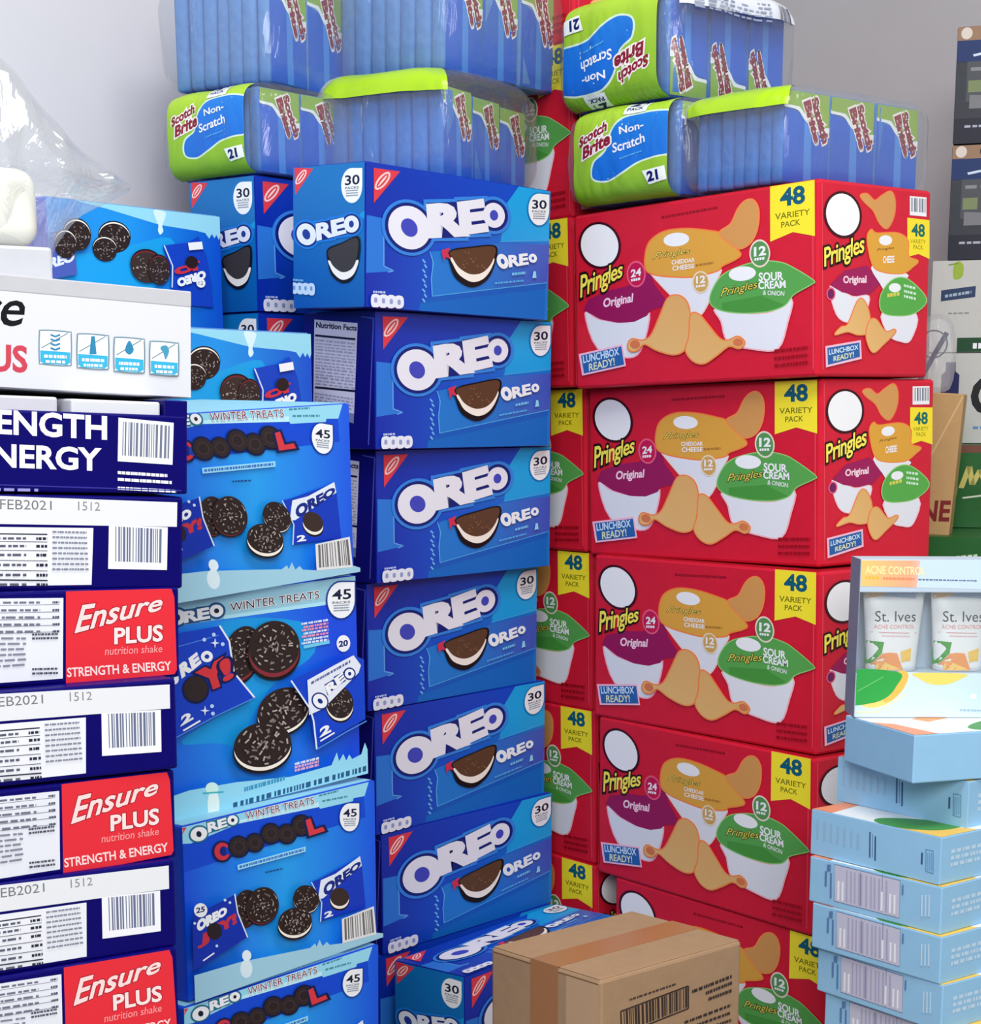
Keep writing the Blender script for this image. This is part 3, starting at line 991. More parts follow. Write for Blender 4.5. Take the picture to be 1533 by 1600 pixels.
def treats_back():
    a = Art(DIM_TREAT, 'front', TREAT_BACK[1], (1091 / 300, 270, 480))
    a.poly(grad('treat_back', [(0.0, (22, 138, 224)), (0.45, (24, 146, 228)), (1.0, (10, 78, 205))], 0.0), [(-500, -50), (900, -50), (900, 1000), (-500, 1000)])
    a.poly((26, 158, 226), smooth([(-400, 500), (100, 420), (500, 300), (440, 560), (100, 900), (-400, 900)]))
    a.poly(SNOW, [(-500, -60), (100, 60), (820, 130), (790, 250), (778, 292), (764, 262), (752, 284), (738, 258), (722, 288), (700, 256), (650, 246), (440, 226), (140, 152), (-500, 20)])
    a.poly((214, 240, 248), smooth([(405, 138), (470, 146), (466, 190), (452, 230), (458, 262), (440, 284), (428, 262), (430, 226), (416, 190)]))
    wafer(a, 175, 325, 92, 88, 0, -.1, seed=31)
    wafer(a, 115, 400, 70, 70, 0, -.1, seed=32)
    a.poly((20, 66, 190), [(446, 350), (590, 322), (652, 280), (700, 400), (725, 560), (735, 700), (500, 700), (490, 500)])
    wafer(a, 352, 490, 92, 92, 0, -.12, (110, 40, 44), (60, 44, 40), 33)
    wafer(a, 420, 505, 62, 84, 0, -.1, (110, 40, 44), (52, 38, 36), 34)
    a.line((214, 228, 244), [(446, 350), (494, 470), (490, 600)], 7)
    a.text(WHITE, '1', (612, 362), (648, 356), (642, 318), (606, 324), bold=0.06)
    a.text((206, 50, 62), 'JO', (640, 432), (510, 470), (515, 520), (648, 478), bold=0.08)
    a.ell((40, 28, 32), 604, 440, 36, 38)
    a.text(WHITE, 'OREO', (676, 486), (520, 548), (530, 590), (682, 528), bold=0.08)
    a.ell(WHITE, 655, 560, 26, 28)
    a.text(NAVY, '12', (642, 570), (668, 570), (668, 550), (642, 550))
    # purple wrapper on the far side, text lines at the foot
    a.poly((74, 92, 176), [(-330, 330), (-80, 300), (-60, 560), (-330, 640)])
    a.text((226, 228, 242), 'OREO', (-280, 560), (-80, 480), (-80, 430), (-280, 500), bold=0.06)
    wafer(a, -60, 330, 80, 90, 0, -.1, seed=35)
    wafer(a, -130, 390, 64, 80, 0, -.1, seed=36)
    for j in range(2):
        a.row((30, 90, 170), (100 + j * 150, 700 + j * 20), (500 + j * 150, 700 + j * 22), 12, n=12, seed=60 + j)
    return a.mesh('front_print')


# ---- shake cartons (four printed fronts)
def lines(a, q, n, t=(120, 124, 140), h=8, seed=0, dens=.8):
    tl, tr, br, bl = q
    for i in range(n):
        f = (i + .7) / n
        a.row(t, (tl[0] + (bl[0] - tl[0]) * f, tl[1] + (bl[1] - tl[1]) * f), (tr[0] + (br[0] - tr[0]) * f, tr[1] + (br[1] - tr[1]) * f), h, dens, 9, seed + i)


def shake_white():
    a = Art(DIM_SHAKE, 'front', SHAKE[0], (3.2, 0, 440))
    a.poly((214, 216, 222), [(-1200, -100), (1050, 60), (1050, 640), (-1200, 500)])
    a.text((18, 18, 24), 'Ensure', (-640, 214), (122, 222), (122, 40), (-640, -20), bold=0.01, shear=0.25)
    a.text((196, 66, 84), 'PLUS', (-215, 438), (132, 452), (132, 326), (-215, 300), bold=0.03)
    teal, pale = (110, 140, 152), (58, 172, 212)
    for i, (x0, y0, x1, y1) in enumerate(((193, 240, 358, 424), (382, 258, 544, 442), (566, 276, 722, 460), (744, 296, 892, 474))):
        w, h = x1 - x0, y1 - y0
        rr = smooth([(x0 + w * .1, y0), (x1 - w * .1, y0 + 9), (x1, y0 + h * .14), (x1, y1 - h * .14), (x1 - w * .1, y1), (x0 + w * .1, y1 - 9), (x0, y1 - h * .14), (x0, y0 + h * .12)], 4)
        a.poly(teal, rr)
        a.poly(WHITE, outset(rr, -7))
        a.poly(pale, [(x0 + 7, y0 + h * .56), (x1 - 7, y0 + h * .62), (x1 - 8, y1 - 18), (x1 - 24, y1 - 7), (x0 + 24, y1 - 14), (x0 + 8, y1 - 26)])
        a.line(teal, [(x0 + 12, y0 + h * .5), (x1 - 20, y0 + 18)], 5)
        cx, cy = x0 + w * .5, y0 + h * .3
        if i == 0:
            for k in range(4):
                a.line((50, 130, 170), [(cx - 24, cy - 30 + k * 22), (cx, cy - 20 + k * 22), (cx + 24, cy - 30 + k * 22)], 9)
        elif i == 1:
            a.poly((50, 130, 170), [(cx - 9, cy - 40), (cx + 9, cy - 40), (cx + 18, cy + 50), (cx - 18, cy + 50)])
        elif i == 2:
            a.blob((50, 130, 170), [(cx, cy - 36), (cx + 22, cy + 10), (cx, cy + 34), (cx - 22, cy + 10)])
        else:
            a.blob((70, 150, 180), [(cx - 20, cy - 20), (cx + 10, cy - 30), (cx + 24, cy), (cx + 6, cy + 40), (cx - 4, cy + 10)])
        a.row(WHITE, (x0 + 26, y0 + h * .76), (x1 - 26, y0 + h * .79), 15, n=6, seed=i)
        a.row(WHITE, (x0 + 34, y0 + h * .9), (x1 - 34, y0 + h * .92), 13, n=5, seed=i + 9)
    return a.mesh('front_print')


def shake_navy():
    a = Art(DIM_SHAKE, 'front', SHAKE[1], (3.2, 0, 440))
    a.text(WHITE, 'STRENGTH', (-300, 742), (530, 788), (530, 676), (-300, 624), bold=0.03)
    a.text(WHITE, '& ENERGY', (-270, 914), (498, 944), (498, 836), (-270, 802), bold=0.03)
    B = [(592, 680), (868, 706), (862, 916), (588, 898)]
    a.poly((236, 238, 244), B)
    a.bars(B, 18, 3, (110, 118, 140), .08, .14)
    for i in range(3):
        a.row(WHITE, (588, 962 + i * 34 + (10 if i == 2 else 0)), (836 + i * 22, 978 + i * 34 + (10 if i == 2 else 0)), 15, n=12, seed=i, dens=.85)
    a.line((50, 50, 150), [(-500, 1000), (905, 1045)], 6)
    a.row((150, 150, 210), (-300, 1040), (190, 1050), 14, n=8, seed=8)
    return a.mesh('front_print')


def shake_date(first):
    a = Art(DIM_SHAKE, 'front', SHAKE[2], (3.2, 0, 440))
    grey = (226, 228, 232)
    a.poly(grey, [(-1000, 1035), (886, 1104), (884, 1226), (-1000, 1196)])
    a.text((120, 120, 124), first, (-30, 1138), (258, 1142), (258, 1096), (-30, 1086), bold=0.0)
    a.text((140, 140, 142), '1512', (390, 1144), (500, 1146), (500, 1104), (390, 1098))
    a.poly((238, 239, 244), [(544, 1218), (838, 1228), (834, 1442), (540, 1436)])
    a.bars([(560, 1210), (830, 1226), (826, 1432), (560, 1424)], 18, 6, (104, 112, 140), .06, .12)
    a.poly((232, 234, 240), [(-1000, 1215), (466, 1232), (457, 1516), (-1000, 1535)])
    for i, y in enumerate((1264, 1302, 1346, 1396, 1446, 1494)):
        a.line((50, 52, 70), [(-900, y - 14), (236, y)], 7 if i in (0, 5) else 3)
        a.row((90, 92, 110), (-300, y + 26), (130, y + 26), 12, n=10, seed=i)
        a.row((40, 42, 60), (180, y + 28), (236, y + 28), 14, n=3, seed=i + 10)
    lines(a, [(260, 1236), (430, 1240), (440, 1450), (258, 1450)], 8, (130, 134, 150), 9, 3)
    return a.mesh('front_print')


def shake_red():
    a = Art(DIM_SHAKE, 'front', SHAKE[3], (1533 / 340, 0, 900))
    a.poly((226, 46, 58), [(464, 108), (1150, 90), (1208, 90), (1228, 150), (1246, 660), (1230, 690), (464, 772)])
    a.text([((150, 20, 34), 0.025), ((250, 216, 214), 0.0)], 'Ensure', (530, 400), (1140, 236), (1140, 132), (545, 214), bold=0.02, shear=0.25)
    a.text([((150, 20, 34), 0.03), ((250, 222, 220), 0.0)], 'PLUS', (808, 478), (1142, 456), (1142, 346), (808, 368), bold=0.03)
    a.text((246, 160, 160), 'nutrition shake', (738, 558), (1142, 536), (1142, 484), (738, 500), bold=0.0, shear=0.1)
    a.text((250, 214, 212), 'STRENGTH & ENERGY', (474, 712), (1206, 662), (1200, 600), (472, 648), bold=0.02)
    a.poly((228, 230, 238), [(-1100, 170), (445, 154), (441, 722), (-1100, 830)])
    for i, y in enumerate((186, 240, 290, 340, 390)):
        a.line((120, 124, 140), [(-900, y + 40), (415, y + 14 - i * 3)], 4)
        a.row((110, 114, 130), (-400, y + 12), (280, y + 8), 15, n=10, seed=i)
        a.row((70, 74, 96), (368, y + 8), (418, y + 6), 16, n=3, seed=i + 6)
    lines(a, [(-500, 410), (180, 420), (180, 640), (-500, 690)], 6, (130, 134, 150), 14, 20)
    for y in (418, 446, 662, 692):
        a.row((70, 72, 90), (222, y), (404, y - 4), 14, n=9, seed=y)
    return a.mesh('front_print')


# ---- face-scrub cartons
SC = (1116 / 293, 1240, 1180)


def soap_panel():
    a = Art(DIM_SOAP, 'front', SOAP[1], SC)
    P = [(246, 652), (634, 748), (630, 968), (244, 866)]
    a.poly((96, 110, 150), outset(P, 4))
    a.poly((200, 200, 220), P)
    for x in (400, 530):
        a.line((120, 126, 160), [(x, 690 + (x - 246) * .06), (x - 3, 900 + (x - 400) * .26)], 4)
    rn = random.Random(5)
    for i in range(15):
        x = 268 + i * 24 + rn.uniform(-5, 5)
        y = 652 + (x - 246) * .25
        long = i in (0, 1, 11, 13, 14)
        a.line((240, 242, 248) if long else (176, 172, 202), [(x, y + (90 if long else 16)), (x - 2, y + 204)], 12 if long else 9)
    for x, y0, y1, w in ((214, 650, 690, 22), (196, 690, 780, 12), (226, 700, 850, 10), (654, 770, 830, 9)):
        a.line((96, 130, 176), [(x, y0), (x - 2, y1)], w)
    for i in range(3):
        a.line((196, 224, 240), [(768 + i * 22, 830), (766 + i * 22, 960)], 10)
    return a.mesh('front_print')


def soap_bars():
    a = Art(DIM_SOAP, 'front', SOAP[0], SC)
    a.poly(MATS['pale_blue_card'], [(60, 300), (940, 440), (940, 840), (60, 620)])
    for x, w, y0, y1 in ((456, 9, 456, 610), (488, 10, 482, 628), (472, 3, 470, 610), (766, 12, 580, 650)):
        a.line((64, 98, 140), [(x, y0), (x - 2, y1)], w)
    for i in range(7):
        x = 146 + i * 40
        a.line((150, 186, 214), [(x, 380 + i * 14), (x - 3, 500 + i * 10)], 12)
    a.line((90, 140, 180), [(790, 560), (834, 570), (832, 704), (788, 690), (790, 560)], 4)
    for i in range(3):
        a.line((110, 160, 200), [(800 + i * 12, 580), (798 + i * 12, 686)], 5)
    return a.mesh('front_print')


def soap_end():
    a = Art(DIM_SOAP, 'right')
    lines(a, [(.12, .72), (.6, .72), (.6, .3), (.12, .3)], 3, (196, 222, 240), -.08, 9, .7)
    return a.mesh('end_print')


def soap_top(dims):
    a = Art(dims, 'top')
    a.poly((236, 240, 242), [(0, 0), (1, 0), (1, 1), (0, 1)])
    a.blob((244, 200, 90), [(.55, -.02), (1.02, -.02), (1.02, .42), (.8, .3), (.62, .18)])
    a.blob((70, 150, 60), [(.5, .02), (.72, .02), (.88, .2), (.86, .5), (.6, .36), (.44, .16)])
    a.poly((240, 150, 110), [(0, .0), (.16, .0), (.1, .5), (0, .62)])
    a.poly((236, 160, 100), [(.34, .5), (.6, .66), (.5, .8), (.3, .66)])
    return a.mesh('top_print')


DIM_DISPLAY = (0.2061, 0.0585, 0.1967)
CW = (4.0, 1240, 860)


def display_top():
    a = Art(DIM_DISPLAY, 'front', SOAP_1, CW)
    a.poly((206, 228, 242), [(380, 0), (1300, 0), (1300, 246), (380, 222)])
    a.poly(grad('apricot', [(0.0, (250, 206, 120)), (0.3, (248, 176, 140)), (0.5, (206, 228, 242))], 0.0), [(380, 0), (800, 0), (770, 232), (380, 222)])
    a.text((255, 236, 170), 'ACNE CONTROL', (450, 146), (820, 152), (820, 104), (452, 96), bold=0.02)
    a.row((250, 190, 60), (450, 178), (540, 180), 16, n=5)
    a.row((238, 140, 100), (560, 182), (760, 186), 14, n=12)
    a.row((90, 110, 150), (780, 186), (1150, 194), 8, n=20)
    return a.mesh('top_band_print')


def display_foot():
    a = Art(DIM_DISPLAY, 'front', SOAP_1, CW)
    a.poly((206, 228, 243), [(330, 752), (1300, 774), (1300, 1110), (330, 1110)])
    a.blob((250, 214, 120), [(370, 930), (480, 985), (600, 950), (690, 860), (718, 770), (640, 764), (500, 900)])
    a.blob((244, 190, 90), [(640, 766), (715, 768), (690, 862), (610, 940), (560, 930)])
    a.poly((52, 166, 76), smooth([(340, 756), (660, 762), (642, 850), (580, 920), (480, 956), (340, 952)]))
    a.line((120, 200, 120), [(400, 880), (560, 790)], 5)
    a.poly((248, 216, 110), smooth([(756, 766), (1070, 772), (1050, 800), (960, 836), (860, 836), (790, 804)]))
    a.line((250, 230, 170), [(380, 1010), (520, 1010), (700, 900)], 8)
    a.row((160, 186, 210), (1040, 1004), (1300, 1010), 12, n=12)
    a.ell(WHITE, 1124, 912, 20, 18)
    return a.mesh('foot_band_print')


# ------------------------------------------------------------------ the room
def slab(name, verts, mt):
    me = bpy.data.meshes.new(name)
    me.from_pydata(verts, [], [tuple(range(len(verts)))])
    me.materials.append(mt)
    o = link(name, me)
    o['kind'] = 'structure'
    return o


def wall(name, a, b, h, th, mt):
    """upright slab from a to b on the plan; its thickness lies to the left of a->b"""
    d = (Vector(b) - Vector(a)).normalized()
    n = Vector((-d.y, d.x)) * th
    bm = bmesh.new()
    P = [Vector(a), Vector(b), Vector(b) + n, Vector(a) + n]
    lo = [bm.verts.new((p.x, p.y, 0)) for p in P]
    hi = [bm.verts.new((p.x, p.y, h)) for p in P]
    bm.faces.new(lo)
    bm.faces.new(hi)
    for i in range(4):
        bm.faces.new((lo[i], lo[(i + 1) % 4], hi[(i + 1) % 4], hi[i]))
    bmesh.ops.recalc_face_normals(bm, faces=bm.faces)
    o = link(name, mesh_of(bm, name, mt))
    o['kind'] = 'structure'
    return o


CORNER = (0.493, 4.198)
plaster_l = board('plaster_left_wall', (218, 217, 222), (212, 211, 217), 0.85, 0.25, 9.0, 0.1)
plaster_r = board('plaster_right_wall', (200, 200, 203), (193, 193, 196), 0.85, 0.25, 9.0, 0.1)  # slightly darker tone than the left wall
wall('wall_left', (CORNER[0] - 0.63 * 5.0, CORNER[1] - 0.78 * 5.0), CORNER, 2.9, 0.12, plaster_l)
wall('wall_right', CORNER, (CORNER[0] + 0.61 * 3.8, CORNER[1] - 0.79 * 3.8), 2.9, 0.12, plaster_r)
bm = bmesh.new()
add_box(bm, -4.0, 4.2, -2.2, 5.2, -0.1, 0.0)
fl = link('floor', mesh_of(bm, 'floor', board('concrete', (150, 146, 140), (120, 117, 112), 0.7, 0.4, 6.0)))
fl['kind'] = 'structure'

# ------------------------------------------------------------------ chip cartons
red_card = board('red_card', (218, 30, 56), (204, 24, 48), 0.42, 0.12, 40, 0.24)
red_flap = board('red_flap', (186, 12, 36), (170, 10, 30), 0.5, 0.1, 40)
kraft_edge = board('kraft_edge', (150, 110, 78), None, 0.7)
chip_body = carton_mesh('carton_body', DIM_CHIP, red_card, 0.004)
chip_flap = seam_mesh('top_flaps', DIM_CHIP, red_flap)
art_cf, art_cs = chips_front(), chips_side()
GC = 'red variety pack chip cartons'
LAB = ['red chip carton topmost of the right front column, under the lime-labelled sponge packs',
       'red chip carton second from the top of the right front column, nutrition-free side panel showing',
       'red chip carton third from the top of the right front column, right side half hidden',
       'red chip carton fourth from top of the right front column, beside pale blue cartons',
       'red chip carton at the foot of the right front column, behind the brown box']
LAB[1] = 'red chip carton second from the top of the right front column, beside the tan box'
chip = thing('chip_carton', LAB[0], 'carton', CHIP_R[0], GC)
link('carton_body', chip_body, chip)
link('top_flaps', chip_flap, chip)
link('front_print', art_cf, chip)
link('side_print', art_cs, chip)
for p, lb in zip(CHIP_R[1:], LAB[1:]):
    instance(chip, 'chip_carton', lb, 'carton', p, GC)
LAB = ['red chip carton at the very top of the rear column, behind the upper sponge packs',
       'red chip carton of the rear column level with the sponge packs, showing its green tub',
       'red chip carton of the rear column beside the topmost blue cookie carton',
       'red chip carton of the rear column beside the second blue cookie carton',
       'red chip carton of the rear column beside the fourth blue cookie carton',
       'red chip carton of the rear column beside the fifth blue cookie carton',
       'red chip carton at the foot of the rear column, behind the low blue carton']
for p, lb in zip(CHIP_L, LAB):
    instance(chip, 'chip_carton', lb, 'carton', p, GC)

# ------------------------------------------------------------------ cookie cartons
blue_card = board('blue_card', (8, 40, 165), (6, 32, 150), 0.4, 0.1, 40, 0.24)
ck_body = carton_mesh('carton_body', DIM_COOKIE, blue_card, 0.003)
ck_flap = seam_mesh('top_flaps', DIM_COOKIE, board('blue_flap', (10, 60, 185), None, 0.5))
art_kf, art_ke, art_kn = cookie_front(), cookie_end(), cookie_facts()
art_kt = cookie_front(DIM_COOKIE, 'top', 'top_print')
GK = 'blue thirty pack cookie cartons'


def cookie(p, lb, end):
    t = thing('cookie_carton', lb, 'carton', p, GK)
    link('carton_body', ck_body, t)
    link('top_flaps', ck_flap, t)
    link('front_print', art_kf, t)
    link('end_print' if end else 'nutrition_print', art_ke if end else art_kn, t)
    return t


NTH = ['topmost', 'second from top', 'third from top', 'fourth from top', 'fifth from top', 'sixth from top', 'lowest']
k_end = cookie(COOKIE[0], 'blue cookie carton topmost of the middle stack, end logo showing, under the lime-edged sponge pack', True)
k_nut = cookie(COOKIE[1], 'blue cookie carton second from top of the middle stack, whole nutrition panel showing', False)
MORE = ['blue cookie carton third from top of the middle stack, nutrition panel half hidden',
        'blue cookie carton fourth from top of the middle stack, shifted left of its neighbours',
        'blue cookie carton fifth from top of the middle stack, touching the winter treats snow edge',
        'blue cookie carton sixth from top of the middle stack, above the low front carton',
        'blue cookie carton at the foot of the middle stack, hidden by the carton before it']
for p, lb in zip(COOKIE[2:], MORE):
    instance(k_nut, 'cookie_carton', lb, 'carton', p, GK)
front = cookie(COOKIE_FRONT, 'blue cookie carton with its printed top in view, beside the brown box', True)
for ch in list(front.children):
    if ch.name.startswith('top_flaps'):
        bpy.data.objects.remove(ch)
link('top_print', art_kt, front)
REAR = ['shaded blue cookie carton topmost of the rear left stack, under the green sponge pack',
        'shaded blue cookie carton second from top of the rear left stack, only a sliver visible'] + \
       ['shaded blue cookie carton %s in the rear left stack behind the treats cartons' % s for s in NTH[2:]]
for p, lb in zip(COOKIE_REAR, REAR):
    instance(k_end, 'cookie_carton', lb, 'carton', p, GK)

# ------------------------------------------------------------------ winter treats cartons
tr_card = board('treat_card', (14, 66, 200), (12, 58, 190), 0.4, 0.1, 40, 0.24)
tr_body = carton_mesh('carton_body', DIM_TREAT, tr_card, 0.0025)
tr_body_b = carton_mesh('carton_body', DIM_TREAT_B, tr_card, 0.0025)
tr_flap = seam_mesh('top_flaps', DIM_TREAT, board('treat_flap', (140, 200, 224), None, 0.5))
tr_flap_b = seam_mesh('top_flaps', DIM_TREAT_B, board('treat_flap', (140, 200, 224), None, 0.5))
art_tc, art_tj, art_tb = treats_cool(), treats_joy(), treats_back()
GT = 'blue winter treats cartons'


def treat(p, lb, art, body, flap):
    t = thing('treat_carton', lb, 'carton', p, GT)
    link('carton_body', body, t)
    link('top_flaps', flap, t)
    link('front_print', art, t)
    return t


t0 = treat(TREAT[0], 'blue winter treats carton topmost of the front stack, tilted, beside the navy shake carton', art_tc, tr_body, tr_flap)
treat(TREAT[1], 'blue winter treats carton with the large open cookie wrappers, beside red shake label', art_tj, tr_body_b, tr_flap_b)
for p, lb in zip(TREAT[2:], ['blue winter treats carton below the one with large wrappers, whole red C visible',
                             'blue winter treats carton at the bottom edge of the view beside the lowest red label',
                             'blue winter treats carton standing on the floor under the front stack']):
    instance(t0, 'treat_carton', lb, 'carton', p, GT)
tb = treat(TREAT_BACK[0], 'blue winter treats carton upside down and highest of all, half under the clear film', art_tb, tr_body, tr_flap)
instance(tb, 'treat_carton', 'blue winter treats carton upside down, just above the topmost carton of the front stack', 'carton', TREAT_BACK[1], GT)

# ------------------------------------------------------------------ brown cartons
kraft = board('kraft', (172, 140, 108), (160, 128, 98), 0.75, 0.25, 55, 0.15)
kraft_in = board('kraft_dark', (150, 112, 78), None, 0.8, 0.2, 55, 0.1)
tape_m = ink((168, 116, 74), 0.25, 0.5)
DIM_BROWN = (0.1847, 0.2416, 0.3369)
CB = (1533 / 600, 580, 1380)


def brown_carton(p, dims, lb, art=False, name='cardboard_box'):
    t = thing(name, lb, 'box', p)
    link('carton_body', carton_mesh('carton_body', dims, kraft, 0.004), t)
    W, D, H = dims
    bm = bmesh.new()
    add_box(bm, -W / 2 + .003, W / 2 - .003, -D / 2 + .004, -.0006, H - .0005, H + .0012)
    add_box(bm, -W / 2 + .003, W / 2 - .003, .0006, D / 2 - .004, H - .0005, H + .0012)
    bmesh.ops.rotate(bm, verts=bm.verts, cent=(0, 0, H), matrix=Matrix.Identity(3))
    link('top_flaps', mesh_of(bm, 'top_flaps', kraft), t)
    bm = bmesh.new()
    w = 0.026
    add_box(bm, -W / 2 - .0004, W / 2 + .0004, -w, w, H + .0013, H + .0016)
    add_box(bm, -W / 2 - .0007, -W / 2 - .0004, -w, w, H - .09, H + .0016)
    add_box(bm, W / 2 + .0004, W / 2 + .0007, -w, w, H - .09, H + .0016)
    link('tape', mesh_of(bm, 'tape', tape_m), t)
    return t


# the box in front has its tape running from the left face over the top, so its long side is turned
box = thing('cardboard_box', 'taped brown cardboard box with black barcode in front of the red cartons', 'box', BROWN)
W, D, H = DIM_BROWN
link('carton_body', carton_mesh('carton_body', DIM_BROWN, kraft, 0.004), box)
bm = bmesh.new()
add_box(bm, -W / 2 + .003, -.0006, -D / 2 + .002, D / 2 - .002, H - .0005, H + .0012, .0008)
add_box(bm, .0006, W / 2 - .003, -D / 2 + .002, D / 2 - .002, H - .0005, H + .0012, .0008)
link('top_flaps', mesh_of(bm, 'top_flaps', kraft), box)
bm = bmesh.new()
x0, x1 = -0.022, 0.024
add_box(bm, x0, x1, -D / 2 - .0006, D / 2 + .0006, H + .0013, H + .0018)
add_box(bm, x0, x1, -D / 2 - .0009, -D / 2 - .0004, 0.0, H + .0018)
o = link('tape', mesh_of(bm, 'tape', tape_m), box)
o['label'] = 'shiny brown packing tape'
a = Art(DIM_BROWN, 'front')
a.poly((192, 156, 120), [(.70, 0), (.98, 0), (.98, .985), (.70, .985)])
a.line((120, 86, 58), [(.02, .985), (.98, .985)], .004)
link('side_flap', a.mesh('side_flap'), box)
a = Art(DIM_BROWN, 'right', BROWN, CB)
K = (58, 44, 36)
Q = [(996, 512), (1266, 410), (1266, 500), (1000, 606)]
for i in range(4):
    a.line(K, [Q[i], Q[(i + 1) % 4]], 6)
a.bars(Q, 26, 8, K, .04, .08)
a.row((70, 54, 44), (1030, 470), (1220, 405), 8, n=14, seed=1)
for i, (l, r) in enumerate((((1280, 440), (1440, 378)), ((1335, 446), (1440, 404)), ((1345, 470), (1440, 434)))):
    a.row(K, l, r, 13, n=11, seed=i + 2)
for i in range(3):
    a.row(K, (1250 + i * 26, 562 + i * 18), (1436, 492 + i * 30), 11, n=12, seed=i + 8)
link('side_print', a.mesh('side_print'), box)

# ------------------------------------------------------------------ shake cartons
navy_card = board('navy_card', (8, 2, 104), (6, 1, 92), 0.4, 0.12, 40, 0.14)
white_card = board('white_card', (214, 216, 222), (208, 210, 216), 0.5, 0.12, 40, 0.3)
sh_body = carton_mesh('carton_body', DIM_SHAKE, navy_card, 0.0025)
sh_white = carton_mesh('carton_body', DIM_SHAKE, white_card, 0.0025)
GS = 'nutrition shake cartons'
t = thing('shake_carton', 'white nutrition shake carton with four round-cornered icons, on top of the navy stack', 'carton', SHAKE[0], GS)
link('carton_body', sh_white, t)
link('front_print', shake_white(), t)
bm = bmesh.new()
W, D, H = DIM_SHAKE
add_box(bm, -W / 2, W / 2, -D / 2 - .0005, -D / 2 + .004, H - .002, H + .012, .001)
add_box(bm, W / 2 - .004, W / 2 + .0005, -D / 2 + .004, D / 2, H - .002, H + .010, .001)
add_box(bm, -W / 2, -W / 2 + .004, -D / 2 + .004, D / 2, H - .002, H + .010, .001)
link('tray_rim', mesh_of(bm, 'tray_rim', board('rim_grey', (190, 190, 196), None, 0.6)), t)

t = thing('shake_carton', 'navy nutrition shake tray with large white lettering and open slot at its top', 'carton', SHAKE[1], GS)
bm = bmesh.new()
add_box(bm, -W / 2, W / 2, -D / 2, D / 2, 0, H - .013, .002)
add_box(bm, W / 2 - .022, W / 2, -D / 2 + .0005, D / 2, H - .016, H, .001)
add_box(bm, -W / 2, -W / 2 + .022, -D / 2 + .0005, D / 2, H - .016, H, .001)
link('carton_body', mesh_of(bm, 'carton_body', navy_card), t)
bm = bmesh.new()
add_box(bm, W / 2 - .105, W / 2 - .024, -D / 2 + .004, D / 2 - .01, H - .02, H - .002, .002)
link('inner_pack', mesh_of(bm, 'inner_pack', white_card), t)
bm = bmesh.new()
add_box(bm, -W / 2 + .024, W / 2 - .112, -D / 2 + .018, D / 2 - .01, H - .02, H - .001, .002)
link('inner_pack', mesh_of(bm, 'inner_pack', board('pale_pack', (206, 206, 212), None, 0.6)), t)
link('front_print', shake_navy(), t)

d1 = shake_date('1FEB2021')
sd = thing('shake_carton', 'navy nutrition shake carton with white date strip, directly under the navy tray', 'carton', SHAKE[2], GS)
link('carton_body', sh_body, sd)
link('front_print', d1, sd)
sr = thing('shake_carton', 'navy nutrition shake carton with red panel, topmost of the red panelled ones', 'carton', SHAKE[3], GS)
link('carton_body', sh_body, sr)
link('front_print', shake_red(), sr)
instance(sd, 'shake_carton', 'navy nutrition shake carton with white date strip, between the two upper red panels', 'carton', SHAKE[4], GS)
instance(sr, 'shake_carton', 'navy nutrition shake carton with red panel, the middle one of three red panels', 'carton', SHAKE[5], GS)
instance(sd, 'shake_carton', 'navy nutrition shake carton with white date strip, between the two lower red panels', 'carton', SHAKE[6], GS)
instance(sr, 'shake_carton', 'navy nutrition shake carton with red panel cut by the bottom edge of the view', 'carton', SHAKE[7], GS)
for k, p in enumerate(SHAKE[8:]):
    instance(sd if k % 2 == 0 else sr, 'shake_carton', 'navy shake carton below the view, %s of the hidden layers' % NTH[k], 'carton', p, GS)

# ------------------------------------------------------------------ white tub in film on top of the shake stack
cream_pl = ink((228, 228, 218), 0.3, 0.5)
SHRINK = (-0.5328, 1.7003, 0.1135, 35.0, 0, 0)
t = thing('shrink_pack', 'white plastic tub on a pale tray under loose clear film, on the white carton', 'tub', SHRINK)
bm = bmesh.new()
add_box(bm, -.12, .12, -.08, .10, 0, .036, .003)
link('tray', mesh_of(bm, 'tray', board('tray_grey', (190, 192, 197), None, 0.6)), t)
bm = bmesh.new()
add_box(bm, -.115, .115, -.074, .09, .036, .104, .018, 5)
o = link('tub', mesh_of(bm, 'tub', cream_pl, True), t)


def crumple(name, outline, centre, thick, seed, mt, rings=16, amp=0.012, sub=6, base=None):
    """two-sided crinkled sheet of film spread over an outline (x, z) with real depth in y"""
    pts = smooth(outline, sub)
    n = len(pts)
    vs, fs = [], []
    for side in (-1, 1):
        b = len(vs)
        for r in range(rings + 1):
            f = r / rings
            for i in range(n):
                x = centre[0] + (pts[i][0] - centre[0]) * f
                z = centre[1] + (pts[i][1] - centre[1]) * f
                y = side * thick * math.sqrt(max(0.0, 1 - f ** 2.2))
                q = Vector((x * 16, z * 9, seed + side))
                w = amp * (1 - f ** 6)
                y += w * (abs(noise.noise(q)) * 3.0 - .6) + w * .6 * noise.noise(q * 2.7)
                if r < rings:
                    x += w * .5 * noise.noise(q + Vector((9, 3, 1)))
                vs.append((x, y, z))
        for r in range(rings):
            for i in range(n):
                j = (i + 1) % n
                f = (b + r * n + i, b + r * n + j, b + (r + 1) * n + j, b + (r + 1) * n + i)
                fs.append(f if side > 0 else f[::-1])
    me = bpy.data.meshes.new(name)
    me.from_pydata(vs, [], fs)
    me.materials.append(mt)
    me.update()
    return me


